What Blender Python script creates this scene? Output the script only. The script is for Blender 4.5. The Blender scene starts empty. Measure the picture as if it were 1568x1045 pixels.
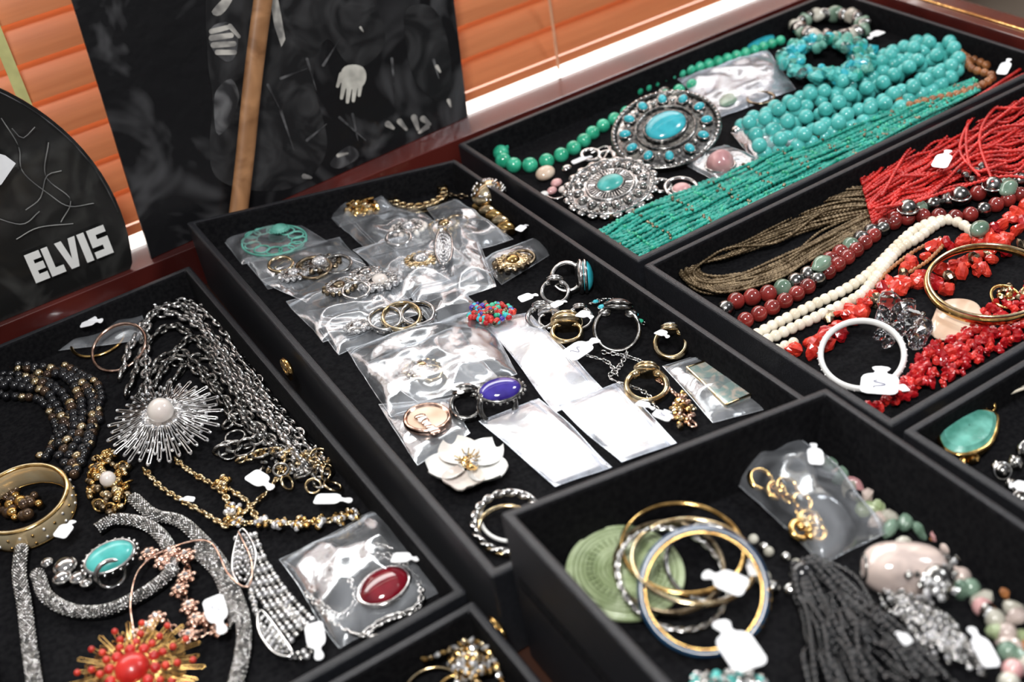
import bpy, math, random
import numpy as np
from mathutils import noise, Vector
random.seed(11); rng=np.random.default_rng(11)
H=.55; ZR=.80; F=1900.0; ZT=ZR-.08*H
A=np.array
def nz(v):
    v=A(v,dtype=float); return v/np.linalg.norm(v)
# ---- survey of the table (table axes seen from the photographer's position) ----
Zc=-nz([480,2641,1900]); Xc=A([4516.,-2190,1900]); Xc=nz(Xc-Xc.dot(Zc)*Zc); Yc=np.cross(Zc,Xc)
CAM=A([0,0,ZR+H])
def ray(u,v):
    r=A([u-784.,v-522.5,F])/F
    return A([r.dot(Xc),r.dot(Yc),r.dot(Zc)])
def W(x,y,z=0): return A([x*H,y*H,ZR+z*H])
# ---------------- materials ----------------
MATS={}
def mat(name,col,metal=0,rough=.4,col2=None,nscale=60,bump=0,bscale=200,coat=0,trans=0,ior=1.45,spec=.5,dist=0,contrast=(.35,.65),bdist=.001):
    m=bpy.data.materials.new(name); m.use_nodes=True; nt=m.node_tree; b=nt.nodes['Principled BSDF']
    b.inputs['Base Color'].default_value=(*col,1); b.inputs['Metallic'].default_value=metal; b.inputs['Roughness'].default_value=rough
    b.inputs['Coat Weight'].default_value=coat; b.inputs['Coat Roughness'].default_value=.08
    b.inputs['Transmission Weight'].default_value=trans; b.inputs['IOR'].default_value=ior
    b.inputs['Specular IOR Level'].default_value=spec
    tc=nt.nodes.new('ShaderNodeTexCoord')
    if col2 is None: col2=tuple(c*.8 for c in col)
    n=nt.nodes.new('ShaderNodeTexNoise'); n.inputs['Scale'].default_value=nscale; n.inputs['Distortion'].default_value=dist
    nt.links.new(tc.outputs['Object'],n.inputs['Vector'])
    cr=nt.nodes.new('ShaderNodeValToRGB'); e=cr.color_ramp.elements
    e[0].position=contrast[0]; e[1].position=contrast[1]; e[0].color=(*col2,1); e[1].color=(*col,1)
    nt.links.new(n.outputs['Fac'],cr.inputs['Fac']); nt.links.new(cr.outputs['Color'],b.inputs['Base Color'])
    if bump:
        n2=nt.nodes.new('ShaderNodeTexNoise'); n2.inputs['Scale'].default_value=bscale; n2.inputs['Detail'].default_value=4
        nt.links.new(tc.outputs['Object'],n2.inputs['Vector'])
        bp=nt.nodes.new('ShaderNodeBump'); bp.inputs['Strength'].default_value=bump; bp.inputs['Distance'].default_value=bdist
        nt.links.new(n2.outputs['Fac'],bp.inputs['Height']); nt.links.new(bp.outputs['Normal'],b.inputs['Normal'])
        if coat: nt.links.new(bp.outputs['Normal'],b.inputs['Coat Normal'])
    MATS[name]=m; return m
mat('velvet',(.009,.009,.010),rough=.95,col2=(.004,.004,.005),nscale=300,bump=.3,bscale=900,spec=.1)
mat('leatherette',(.016,.017,.021),rough=.42,col2=(.011,.012,.015),nscale=300,bump=.45,bscale=1100,spec=.5)
mat('silver',(.80,.79,.78),1,.16,col2=(.40,.39,.38),nscale=180,bump=.1)
mat('silverdark',(.44,.43,.41),1,.22,col2=(.09,.09,.09),nscale=250,bump=.2)
mat('crystal',(.97,.97,.97),.6,.04,col2=(.4,.4,.42),nscale=500,contrast=(.45,.55))
mat('gold',(.84,.56,.22),1,.17,col2=(.40,.24,.08),nscale=150)
mat('palegold',(.84,.71,.48),1,.18,col2=(.48,.34,.17),nscale=150)
mat('rosegold',(.85,.60,.49),1,.18,col2=(.38,.22,.16),nscale=200)
mat('bronze',(.38,.31,.21),1,.28,col2=(.10,.07,.045),nscale=220,bump=.2)
mat('turq',(.10,.52,.49),rough=.28,col2=(.045,.36,.33),nscale=70,coat=.4,contrast=(.3,.5))
mat('turqblue',(.05,.52,.62),rough=.2,col2=(.03,.40,.49),nscale=90,coat=.6)
mat('turqgreen',(.16,.48,.40),rough=.38,col2=(.07,.27,.21),nscale=80,coat=.2,bump=.4,bscale=300)
mat('malachite',(.06,.55,.34),rough=.15,col2=(.02,.36,.2),nscale=120,coat=.7)
mat('teal',(.04,.46,.36),rough=.28,col2=(.012,.24,.19),nscale=120,coat=.4)
mat('redseed',(.68,.032,.024),rough=.33,col2=(.40,.012,.01),nscale=90,coat=.4)
mat('brownseed',(.27,.20,.12),.5,.3,col2=(.09,.06,.03),nscale=160)
mat('coral',(.74,.06,.03),rough=.22,col2=(.45,.02,.015),nscale=110,coat=.6)
mat('chipred',(.5,.01,.015),rough=.22,col2=(.28,.004,.008),nscale=110,coat=.6)
mat('agate',(.28,.03,.025),rough=.12,col2=(.12,.012,.01),nscale=80,coat=.8)
mat('woodbead',(.42,.17,.06),rough=.3,col2=(.2,.07,.025),nscale=90,coat=.4)
mat('cream',(.85,.80,.68),rough=.35,col2=(.7,.62,.48),nscale=90,coat=.3)
mat('pearl',(.86,.82,.76),rough=.18,col2=(.7,.62,.58),nscale=40,coat=.8)
mat('white',(.88,.88,.86),rough=.3,col2=(.8,.8,.78),nscale=40,coat=.3)
mat('paper',(.92,.93,.95),rough=.7,col2=(.86,.87,.9),nscale=60)
mat('ink',(.10,.11,.22),rough=.6)
mat('jade',(.46,.54,.33),rough=.33,col2=(.27,.34,.17),nscale=60,coat=.25,bump=.3,bscale=250,dist=1)
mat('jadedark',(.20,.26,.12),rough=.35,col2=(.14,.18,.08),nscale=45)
mat('quartz',(.70,.57,.51),rough=.12,col2=(.48,.39,.36),nscale=50,coat=.8,dist=1)
mat('greenstone',(.22,.33,.25),rough=.15,col2=(.1,.17,.12),nscale=60,coat=.7)
mat('palestone',(.60,.58,.50),rough=.15,col2=(.38,.36,.30),nscale=60,coat=.7)
mat('pink',(.75,.42,.41),rough=.2,col2=(.5,.25,.26),nscale=60,coat=.6)
mat('blackbead',(.010,.010,.012),rough=.15,col2=(.005,.005,.006),nscale=60,coat=.5)
mat('blackseed',(.008,.008,.009),rough=.2,col2=(.004,.004,.005),nscale=60,coat=.2)
mat('bronzebead',(.10,.06,.035),.6,.15,col2=(.04,.02,.012),nscale=60,coat=.6)
mat('clearglass',(.92,.93,.95),0,.02,col2=(.75,.77,.8),nscale=60,trans=1,ior=1.5)
mat('cobalt',(.06,.04,.38),rough=.1,col2=(.03,.015,.2),nscale=60,coat=1)
mat('navy',(.02,.07,.14),rough=.15,col2=(.01,.03,.07),nscale=60,coat=1)
mat('garnet',(.22,.01,.02),rough=.08,col2=(.1,.004,.01),nscale=60,coat=1)
mat('enamel',(.82,.68,.44),.5,.2,col2=(.70,.52,.28),nscale=60,coat=.5)
mat('abalone',(.66,.58,.5),.3,.15,col2=(.30,.42,.40),nscale=70,coat=1,contrast=(.4,.6),dist=2)
mat('shell',(.8,.66,.52),rough=.2,col2=(.65,.45,.32),nscale=40,coat=.6)
mat('mahogany',(.10,.016,.012),rough=.25,col2=(.04,.007,.006),nscale=12,coat=.5)
mat('tabletop',(.05,.02,.012),rough=.35,col2=(.025,.01,.007),nscale=8,coat=.3)
mat('stickwood',(.40,.20,.09),rough=.45,col2=(.20,.09,.035),nscale=30,dist=1)
mat('wallpaint',(.55,.45,.36),rough=.8,nscale=5)
mat('floorwood',(.15,.08,.045),rough=.5,nscale=4)
mat('sillwhite',(.95,.92,.86),rough=.4,nscale=5)
mat('posterblack',(.085,.085,.09),rough=.28,col2=(.006,.006,.007),nscale=10,coat=.3,contrast=(.5,.85),dist=2.5,bump=.3,bscale=14,bdist=.01)  # grey noise paints smoky reflections into the black poster colour
mat('printdark',(.04,.04,.042),rough=.4,col2=(.006,.006,.007),nscale=22,contrast=(.4,.75),dist=2)
mat('printgrey',(.13,.13,.135),rough=.4,col2=(.02,.02,.022),nscale=40,contrast=(.4,.7),dist=1)
mat('printlight',(.50,.48,.44),rough=.4,col2=(.16,.155,.15),nscale=55,contrast=(.35,.6))
mat('printhand',(.62,.60,.54),rough=.4,col2=(.36,.345,.31),nscale=60)
mat('vinyl',(.05,.05,.048),rough=.3,col2=(.010,.010,.010),nscale=12,coat=.3,dist=3,contrast=(.48,.8))
mat('crackle',(.30,.30,.29),rough=.4,col2=(.12,.12,.12),nscale=40)
mat('tape',(.62,.60,.25),rough=.6)
mat('palecloth',(.78,.42,.25),rough=.7)
def slatmat():
    m=bpy.data.materials.new('slatwood'); m.use_nodes=True; nt=m.node_tree; nt.nodes.remove(nt.nodes['Principled BSDF'])
    o=nt.nodes['Material Output']; tc=nt.nodes.new('ShaderNodeTexCoord'); mp=nt.nodes.new('ShaderNodeMapping'); mp.inputs['Scale'].default_value=(3,30,60)
    n=nt.nodes.new('ShaderNodeTexNoise'); n.inputs['Scale'].default_value=2.5; n.inputs['Detail'].default_value=5
    cr=nt.nodes.new('ShaderNodeValToRGB'); cr.color_ramp.elements[0].color=(.46,.155,.06,1); cr.color_ramp.elements[1].color=(.72,.30,.13,1)
    d=nt.nodes.new('ShaderNodeBsdfPrincipled'); d.inputs['Roughness'].default_value=.35
    t=nt.nodes.new('ShaderNodeBsdfTranslucent'); mx=nt.nodes.new('ShaderNodeMixShader'); mx.inputs[0].default_value=.2
    L=nt.links.new; L(tc.outputs['Object'],mp.inputs['Vector']); L(mp.outputs['Vector'],n.inputs['Vector']); L(n.outputs['Fac'],cr.inputs['Fac'])
    L(cr.outputs['Color'],d.inputs['Base Color']); L(cr.outputs['Color'],t.inputs['Color']); L(d.outputs[0],mx.inputs[1]); L(t.outputs[0],mx.inputs[2]); L(mx.outputs[0],o.inputs['Surface'])
    MATS['slatwood']=m
slatmat()
def plastic(name,haze,gl,rough=.2,tint=(.84,.88,.94),fm=.28,bs=.25):
    m=bpy.data.materials.new(name); m.use_nodes=True; nt=m.node_tree; nt.nodes.remove(nt.nodes['Principled BSDF'])
    o=nt.nodes['Material Output']; N=nt.nodes.new; L=nt.links.new
    tr=N('ShaderNodeBsdfTransparent'); df=N('ShaderNodeBsdfDiffuse'); df.inputs['Color'].default_value=(*tint,1)
    g=N('ShaderNodeBsdfGlossy'); g.inputs['Roughness'].default_value=rough; g.inputs['Color'].default_value=(.92,.96,1,1)
    tc=N('ShaderNodeTexCoord'); n=N('ShaderNodeTexNoise'); n.inputs['Scale'].default_value=24; n.inputs['Detail'].default_value=4; n.inputs['Distortion'].default_value=.8
    L(tc.outputs['Object'],n.inputs['Vector'])
    mr=N('ShaderNodeMapRange'); mr.inputs['From Min'].default_value=.35; mr.inputs['From Max'].default_value=.7; mr.inputs['To Min'].default_value=haze*.35; mr.inputs['To Max'].default_value=haze*1.65
    L(n.outputs['Fac'],mr.inputs['Value'])
    m1=N('ShaderNodeMixShader'); L(mr.outputs[0],m1.inputs[0]); L(tr.outputs[0],m1.inputs[1]); L(df.outputs[0],m1.inputs[2])
    n2=N('ShaderNodeTexNoise'); n2.inputs['Scale'].default_value=35; n2.inputs['Detail'].default_value=2; n2.inputs['Distortion'].default_value=1.2
    L(tc.outputs['Object'],n2.inputs['Vector']); bp=N('ShaderNodeBump'); bp.inputs['Strength'].default_value=bs; bp.inputs['Distance'].default_value=.003
    L(n2.outputs['Fac'],bp.inputs['Height']); L(bp.outputs[0],g.inputs['Normal'])
    lw=N('ShaderNodeLayerWeight'); lw.inputs['Blend'].default_value=.3; ma=N('ShaderNodeMath'); ma.operation='MULTIPLY_ADD'; ma.inputs[1].default_value=fm; ma.inputs[2].default_value=gl; ma.use_clamp=True
    L(lw.outputs['Fresnel'],ma.inputs[0]); m2=N('ShaderNodeMixShader'); L(ma.outputs[0],m2.inputs[0]); L(m1.outputs[0],m2.inputs[1]); L(g.outputs[0],m2.inputs[2]); L(m2.outputs[0],o.inputs['Surface'])
    MATS[name]=m
plastic('plastic',.17,.045,.17,fm=.32); plastic('packet',.36,.05,.22,(.74,.79,.90),.25,.3)
# ---------------- mesh builder ----------------
_cs={}
def csph(k):
    if k in _cs: return _cs[k]
    vs=[];fs=[]
    t=np.linspace(-1,1,k+1)
    for ax in range(3):
        for sg in (-1,1):
            base=len(vs)
            for i in range(k+1):
                for j in range(k+1):
                    p=[0,0,0]; p[ax]=sg; p[(ax+1)%3]=math.tan(t[i]*math.pi/4); p[(ax+2)%3]=math.tan(t[j]*math.pi/4); vs.append(p)
            for i in range(k):
                for j in range(k):
                    a=base+i*(k+1)+j; q=[a,a+k+1,a+k+2,a+1]
                    fs.append(q if sg>0 else q[::-1])
    V=A(vs,dtype=float); V/=np.linalg.norm(V,axis=1)[:,None]
    U,inv=np.unique(np.round(V,5),axis=0,return_inverse=True); inv=inv.reshape(-1)
    _cs[k]=(U,inv[A(fs)]); return _cs[k]
EX=A([1.,0,0]);EY=A([0,1.,0]);EZ=A([0,0,1.])
class MB:
    def __init__(s): s.v=[];s.f=[];s.n=0
    def add(s,V,Fc,m,smooth=True):
        s.v.append(np.asarray(V,float)); s.f.append((np.asarray(Fc,int)+s.n,m,smooth)); s.n+=len(V)
    def ell(s,c,r,m,fr=None,k=4,smooth=True):
        V,Fc=csph(k); V=V*(r if np.isscalar(r) else A(r))
        if fr is not None: V=V@np.stack(fr)
        s.add(V+c,Fc,m,smooth)
    def nug(s,c,r,m,j=.25,k=3,smooth=False,fr=None):
        V,Fc=csph(k); w=np.ones(len(V))
        for _ in range(4):
            d=rng.normal(size=3); w+=j*.5*np.sin(V@d*2+rng.uniform(0,6))
        V=V*w[:,None]*(r if np.isscalar(r) else A(r))
        if fr is None: fr=rframe()
        s.add(V@np.stack(fr)+c,Fc,m,smooth)
    def tube(s,P,r,m,seg=8,closed=False,ref=EZ,r2=None,smooth=True,cap=True):
        P=A(P,dtype=float); n=len(P)
        if closed: T=np.roll(P,-1,0)-np.roll(P,1,0)
        else: T=np.gradient(P,axis=0)
        T/=np.linalg.norm(T,axis=1)[:,None]+1e-12
        S=np.cross(T,ref); S/=np.linalg.norm(S,axis=1)[:,None]+1e-9; U=np.cross(S,T)
        r=np.broadcast_to(r,(n,)).astype(float); r2=r if r2 is None else np.broadcast_to(r2,(n,)).astype(float)
        a=np.linspace(0,2*math.pi,seg,endpoint=False)
        V=P[:,None,:]+S[:,None,:]*(r[:,None]*np.cos(a))[:,:,None]+U[:,None,:]*(r2[:,None]*np.sin(a))[:,:,None]
        V=V.reshape(-1,3); i=np.arange(n if closed else n-1)[:,None]; j=np.arange(seg)[None]
        i2=(i+1)%n; j2=(j+1)%seg
        Fc=np.stack([i*seg+j,i*seg+j2,i2*seg+j2,i2*seg+j],-1).reshape(-1,4)
        s.add(V,Fc,m,smooth)
        if cap and not closed:
            s.add(V[:seg],[list(range(seg))],m,False); s.add(V[-seg:],[list(range(seg))[::-1]],m,False)
    def ring(s,c,R,r,m,a=EX,b=EY,Rb=None,n=48,seg=10,r2=None):
        Rb=R if Rb is None else Rb
        t=np.linspace(0,2*math.pi,n,endpoint=False)
        P=c+np.outer(np.cos(t)*R,a)+np.outer(np.sin(t)*Rb,b)
        s.tube(P,r,m,seg,True,np.cross(a,b),r2)
    def box(s,c,ax,m,smooth=False):
        V=[];
        for i in (-1,1):
            for j in (-1,1):
                for k in (-1,1): V.append(c+i*ax[0]+j*ax[1]+k*ax[2])
        s.add(V,[[0,1,3,2],[4,6,7,5],[0,4,5,1],[2,3,7,6],[0,2,6,4],[1,5,7,3]],m,smooth)
    def poly(s,pts,n,th,m):
        P=A(pts,dtype=float); k=len(P); V=np.vstack([P,P+n*th])
        s.add(V,[list(range(k,2*k))],m,False); s.add(V,[list(range(k))[::-1]],m,False)
        i=np.arange(k); j=(i+1)%k; s.add(V,np.stack([i,j,j+k,i+k],1),m,False)
    def grid(s,G,m,smooth=True):
        a,b=G.shape[:2]; i=np.arange(a-1)[:,None]; j=np.arange(b-1)[None]
        Fc=np.stack([i*b+j,(i+1)*b+j,(i+1)*b+j+1,i*b+j+1],-1).reshape(-1,4); s.add(G.reshape(-1,3),Fc,m,smooth)
    def lathe(s,c,fr,prof,m,n=72):
        t=np.linspace(0,2*math.pi,n+1); G=np.zeros((len(prof),n+1,3))
        for i,(r,z) in enumerate(prof): G[i]=c+np.outer(np.cos(t)*r,fr[0])+np.outer(np.sin(t)*r,fr[1])+fr[2]*z
        s.grid(G,m)
    def obj(s,name,parent=None):
        me=bpy.data.meshes.new(name); V=np.vstack(s.v); 
        o0=V.mean(0); o0[2]=V[:,2].min(); V=V-o0
        names=[];loops=[];st=[];mi=[];sm=[];c=0
        for Fc,m,sh in s.f:
            if m not in names: names.append(m)
            w=Fc.shape[1]; k=len(Fc); loops.append(Fc.reshape(-1)); st.append(c+np.arange(k)*w); c+=k*w
            mi.append(np.full(k,names.index(m))); sm.append(np.full(k,sh))
        loops=np.concatenate(loops); st=np.concatenate(st)
        me.vertices.add(len(V)); me.vertices.foreach_set('co',V.reshape(-1).astype(np.float32))
        me.loops.add(len(loops)); me.loops.foreach_set('vertex_index',loops.astype(np.int32))
        me.polygons.add(len(st)); me.polygons.foreach_set('loop_start',st.astype(np.int32))
        for n in names: me.materials.append(MATS[n])
        me.polygons.foreach_set('material_index',np.concatenate(mi).astype(np.int32))
        me.polygons.foreach_set('use_smooth',np.concatenate(sm).astype(bool))
        me.update(calc_edges=True); me.validate()
        ob=bpy.data.objects.new(name,me); bpy.context.scene.collection.objects.link(ob); ob.location=o0
        if parent: ob.parent=parent
        return ob
def rframe():
    q=nz(rng.normal(size=3)); w=nz(np.cross(q,rng.normal(size=3))); return (q,w,np.cross(q,w))
class Surf:
    def __init__(s,P0,N,ex):
        s.P0=P0;s.N=nz(N);s.ex=nz(ex-np.dot(ex,s.N)*s.N);s.ey=np.cross(s.N,s.ex)
    def hit(s,u,v,h=0):
        r=ray(u,v); t=(s.P0+s.N*h-CAM).dot(s.N)/r.dot(s.N); return CAM+r*t,t
    def p(s,u,v,h=0): return s.hit(u,v,h)[0]
    def s(s_,u,v,px): return px*s_.hit(u,v)[1]/F
    def fr(s,ang=0):
        c,d=math.cos(math.radians(ang)),math.sin(math.radians(ang)); return (c*s.ex+d*s.ey,-d*s.ex+c*s.ey,s.N)
    def tfr(s,u,v,face):
        """frame leaning towards the viewer's side of the table"""
        tc=nz(CAM-s.p(u,v)); n=nz((1-face)*s.N+face*tc); x=nz(s.ex-s.ex.dot(n)*n); return (x,np.cross(n,x),n)
    def path(s,pts,h): return [s.p(q[0],q[1],q[2] if len(q)>2 else h) for q in pts]
def spl(P,sp,closed=False):
    P=A(P,dtype=float)
    if len(P)==2: D=np.linspace(P[0],P[1],60)
    else:
        if closed: Q=np.vstack([P[-1:],P,P[:2]])
        else: Q=np.vstack([2*P[:1]-P[1:2],P,2*P[-1:]-P[-2:-1]])
        D=[]
        for i in range(1,len(Q)-2):
            t=np.linspace(0,1,24,endpoint=False)[:,None]; a,b,c,d=Q[i-1],Q[i],Q[i+1],Q[i+2]
            D.append(.5*((2*b)+(-a+c)*t+(2*a-5*b+4*c-d)*t**2+(-a+3*b-3*c+d)*t**3))
        D=np.vstack(D+[Q[-2][None]])
    L=np.r_[0,np.cumsum(np.linalg.norm(np.diff(D,axis=0),axis=1))]; n=max(3,int(L[-1]/sp)+1)
    if closed: t=np.linspace(0,L[-1],n,endpoint=False)
    else: t=np.linspace(0,L[-1],n)
    return np.stack([np.interp(t,L,D[:,i]) for i in range(3)],1)
def strand(mb,P,r,ms,k=4,jit=0,closed=False,nug=0,r1=None,gap=1.0):
    Q=spl(P,2*r*gap,closed); n=len(Q)
    for i,q in enumerate(Q):
        m=ms if isinstance(ms,str) else (ms(i) if callable(ms) else ms[i%len(ms)])
        rr=r if r1 is None else r+(r1-r)*i/n
        q=q+rng.normal(size=3)*jit*A([1,1,.5])
        if nug: mb.nug(q,rr*A([1.25,.9,.85]),m,nug)
        else: mb.ell(q,rr,m,k=k)
def beadtube(mb,P,r,m,closed=False,seg=6,steps=4):
    Q=spl(P,2*r/steps*1.15,closed); i=np.arange(len(Q)); mb.tube(Q,r*(.5+.5*np.abs(np.sin(i*math.pi/steps))),m,seg,closed)
def chain(mb,P,ln,w,wire,m,n=12,seg=5):
    Q=spl(P,ln*.72); tg=np.gradient(Q,axis=0)
    for i,(q,t) in enumerate(zip(Q,tg)):
        t=nz(t); s=nz(np.cross(t,EZ)); u=np.cross(s,t); a=.35 if i%2 else 1.25
        a+=rng.normal()*.25; b=math.cos(a)*s+math.sin(a)*u
        mb.ring(q,ln/2,wire,m,t,b,w/2,n,seg)
def band(T,tb,bb,f0,jf,h0,hj,sub=2):
    """one strand of a multi-strand rope lying between two borders"""
    def dens(L):
        o=[]
        for a,b in zip(L[:-1],L[1:]):
            for k in range(sub): o.append((a[0]+(b[0]-a[0])*k/sub,a[1]+(b[1]-a[1])*k/sub))
        return o+[L[-1]]
    P=[]; f=f0
    for a,b in zip(dens(tb),dens(bb)):
        f=.6*f+.4*f0+rng.normal()*jf; g=min(1.03,max(-.03,f)); P.append(T.p(a[0]*(1-g)+b[0]*g,a[1]*(1-g)+b[1]*g,h0+rng.uniform(0,hj)))
    return P
# ---------------- trays ----------------
import bmesh
def mk_tray(name,BL,BR,FR,FL,depth,th=.0125):
    c=[W(*q) for q in (BL,BR,FR,FL)]; th*=H
    N=nz(np.cross(c[1]-c[0],c[0]-c[3])); N=N if N[2]>0 else -N
    inn=[]
    for i in range(4):
        p,q,r=c[i],c[(i+1)%4],c[i-1]; inn.append(p+nz(q-p)*th+nz(r-p)*th)
    fl=[p-N*depth*H for p in inn]; bo=[A([p[0],p[1],ZT]) for p in c]
    V=bo+c+inn+fl; mb=MB(); q=[]
    for i in range(4):
        j=(i+1)%4; q+=[[i,j,4+j,4+i],[4+i,4+j,8+j,8+i]]
    mb.add(V,q,'leatherette',False)
    mb.add(V,[[8+i,8+(i+1)%4,12+(i+1)%4,12+i] for i in range(4)]+[[12,13,14,15]],'velvet',False)
    mb.add(V,[[0,3,2,1]],'leatherette',False)
    o=mb.obj(name)
    bm=bmesh.new(); bm.from_mesh(o.data); bmesh.ops.remove_doubles(bm,verts=bm.verts,dist=1e-6); bmesh.ops.recalc_face_normals(bm,faces=bm.faces); bm.to_mesh(o.data); bm.free()
    bv=o.modifiers.new('b','BEVEL'); bv.width=.0022; bv.segments=3; bv.limit_method='ANGLE'
    return Surf(fl[0],N,c[1]-c[0])
TA=mk_tray('jewelry_tray',(-.16,1.828),(.327,1.828),(.329,.907),(-.16,.907),.052)
TB=mk_tray('jewelry_tray',(.3537,1.877,.05),(.829,1.8165,0),(.8257,.862,0),(.342,.862,.05),.055)
TC=mk_tray('jewelry_tray',(.861,1.865),(1.775,1.865),(1.775,1.313),(.861,1.313),.05)
TC2=mk_tray('jewelry_tray',(.861,1.301),(1.775,1.301),(1.775,.806),(.861,.806),.05)
TD=mk_tray('jewelry_tray',(.362,.851,.14),(.797,.848,.07),(.785,.15,.07),(.352,.15,.14),.095)
TE=mk_tray('jewelry_tray',(-.16,.893),(.328,.893),(.328,.15),(-.16,.15),.052)
TF=mk_tray('jewelry_tray',(.865,.793),(1.775,.793),(1.775,.15),(.865,.15),.05)
# ---------------- room shell ----------------
def bx(mb,x0,x1,y0,y1,z0,z1,m): mb.box(A([(x0+x1)/2,(y0+y1)/2,(z0+z1)/2]),[EX*(x1-x0)/2,EY*(y1-y0)/2,EZ*(z1-z0)/2],m)
mb=MB(); bx(mb,-1.5,2.5,-1.2,1.6,-.05,0,'floorwood'); mb.obj('floor')
mb=MB(); SZ=ZR-.075*H; y0=2.2*H; y1=y0+.1
bx(mb,-1.5,2.5,y0,y1,0,SZ-.03,'wallpaint'); bx(mb,-1.5,-.5,y0,y1,SZ-.03,2.4,'wallpaint'); bx(mb,1.9,2.5,y0,y1,SZ-.03,2.4,'wallpaint'); bx(mb,-.5,1.9,y0,y1,2.1,2.4,'wallpaint')
mb.obj('wall_back')
mb=MB(); bx(mb,-.5,1.9,1.985*H,y1,SZ-.03,SZ,'sillwhite')
bx(mb,-.5,-.46,y0,y1,SZ,2.1,'sillwhite'); bx(mb,1.86,1.9,y0,y1,SZ,2.1,'sillwhite'); bx(mb,-.46,1.86,y0,y1,2.06,2.1,'sillwhite')
mb.obj('window_1')
mb=MB(); bx(mb,-.22,1.12,.02,1.975*H,ZT-.035,ZT-.0005,'tabletop')
for x in (-.18,1.06):
    for y in (.06,1.0): bx(mb,x,x+.05,y,y+.05,0,ZT-.035,'tabletop')
mb.obj('display_table')
mb=MB(); bx(mb,-.2,1.85*H,1.888*H,1.965*H,ZT,ZR-.004*H,'mahogany'); bx(mb,1.79*H,1.86*H,.05,1.965*H,ZT,ZR+.012*H,'mahogany')
bx(mb,1.815*H,1.822*H,.05,1.96*H,ZR+.012*H,ZR+.015*H,'gold')  # thin gold strip painted in for the golden highlight along the right rail
o=mb.obj('wooden_case_frame'); b=o.modifiers.new('b','BEVEL'); b.width=.003; b.segments=3
# blinds
mb=MB(); yb=2.085*H; pitch=.066*H; zz=ZR-.03*H
bx(mb,-.45,1.85,yb-.010,yb+.010,zz,zz+.010,'slatwood')
k=0
while zz+k*pitch<ZR+.60*H:
    zc=zz+.029+k*pitch; t=np.linspace(-1,1,7); hw=.0195; th=math.radians(66)
    for sgn in (0,1):
        G=[]
        for x in np.linspace(-.45,1.85,30):
            row=[]
            for q in t:
                bow=.002*(1-q*q)+sgn*.0022
                row.append([x,yb+hw*q*math.cos(th)-bow*math.sin(th),zc+hw*q*math.sin(th)+bow*math.cos(th)])
            G.append(row)
        mb.grid(A(G),'slatwood')
    k+=1
top=zz+k*pitch+.012; bx(mb,-.45,1.85,yb-.015,yb+.02,top,top+.04,'slatwood')
bx(mb,.108,.118,yb-.0185,yb-.0175,zz,top,'tape')
for x in (.66,1.2): bx(mb,x,x+.003,yb-.0185,yb-.0175,zz,top,'palecloth')
mb.obj('window_blinds')
# ---------------- poster ----------------
p0=W(.285,1.905,-.003); p1=W(.935,1.955,-.003); p2=W(.323,2.0,.412)
SP=Surf(p0,np.cross(p1-p0,p2-p0)*-1,p1-p0)
if SP.N[1]>0: SP=Surf(p0,-SP.N,p1-p0)
emp=bpy.data.objects.new('leaning_poster',None); bpy.context.scene.collection.objects.link(emp)
mb=MB(); tl=p0+(p2-p0)*1.28; pr=SP.p(695,0); dr=pr-p1; tr=p1+dr*(tl[2]-p1[2])/dr[2]
mb.poly([p0,p1,tr,tl],-SP.N,.003,'posterblack'); mb.obj('board',emp)
def pp(mb,pts,m,h=.0006):
    P=[SP.p(u,v,h) for u,v in pts]; mb.add(P,[list(range(len(P)))],m,False)
def cap_(mb,u0,v0,u1,v1,w,m,h=.0012,w2=None):
    a=A([u0,v0]);b=A([u1,v1]);d=nz(b-a);n=A([-d[1],d[0]]);pts=[]; w2=w*.9 if w2 is None else w2
    for i in range(9):
        t=math.pi*i/8; pts.append(b+w2*(n*math.cos(t)+d*math.sin(t)))
    for i in range(9):
        t=math.pi*i/8; pts.append(a+w*(-n*math.cos(t)-d*math.sin(t)))
    pp(mb,pts,m,h)
def sm(pts):
    Q=spl([(a,b,0) for a,b in pts],6,True); return [(q[0],q[1]) for q in Q]
mb=MB()
# printed figure: suit jacket, sleeves, lapels
pp(mb,sm([(318,-20),(360,-60),(470,-60),(560,-10),(590,60),(560,100),(530,95),(500,60),(480,120),(500,230),(440,290),(330,270),(325,150),(318,90)]),'printdark',.0004)
pp(mb,sm([(328,150),(340,128),(356,122),(366,150),(352,190),(332,205)]),'printgrey',.0007)
pp(mb,[(412,-10),(424,-10),(430,20),(437,60),(431,72),(420,40)],'printlight',.0008)
pp(mb,sm([(324,18),(345,-5),(358,-8),(350,10),(336,24)]),'printlight',.0008)
for a in [(410,130,430,170),(430,170,450,230),(600,90,606,160),(470,215,500,190),(495,100,520,60),(664,92,672,120),(470,90,485,140),(540,175,548,215),(520,180,560,215),(430,120,470,105)]:
    cap_(mb,*a,2.2,'printgrey',.0009,.5)
pp(mb,sm([(620,20),(660,10),(685,60),(690,140),(660,150),(630,110)]),'printdark',.0004)
pp(mb,sm([(505,250),(530,225),(545,228),(548,242),(520,258)]),'printgrey',.0008)
for a in [(594,190,602,196,5),(612,186,622,198,4.5),(634,180,640,198,5),(648,182,658,190,5),(654,194,642,203,4),(687,154,690,163,3),(669,102,674,110,3),(552,42,556,48,2),(466,270,476,272,4),(518,238,532,235,3)]:
    cap_(mb,a[0],a[1],a[2],a[3],a[4],'printlight',.001,a[4]*.5)
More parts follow.
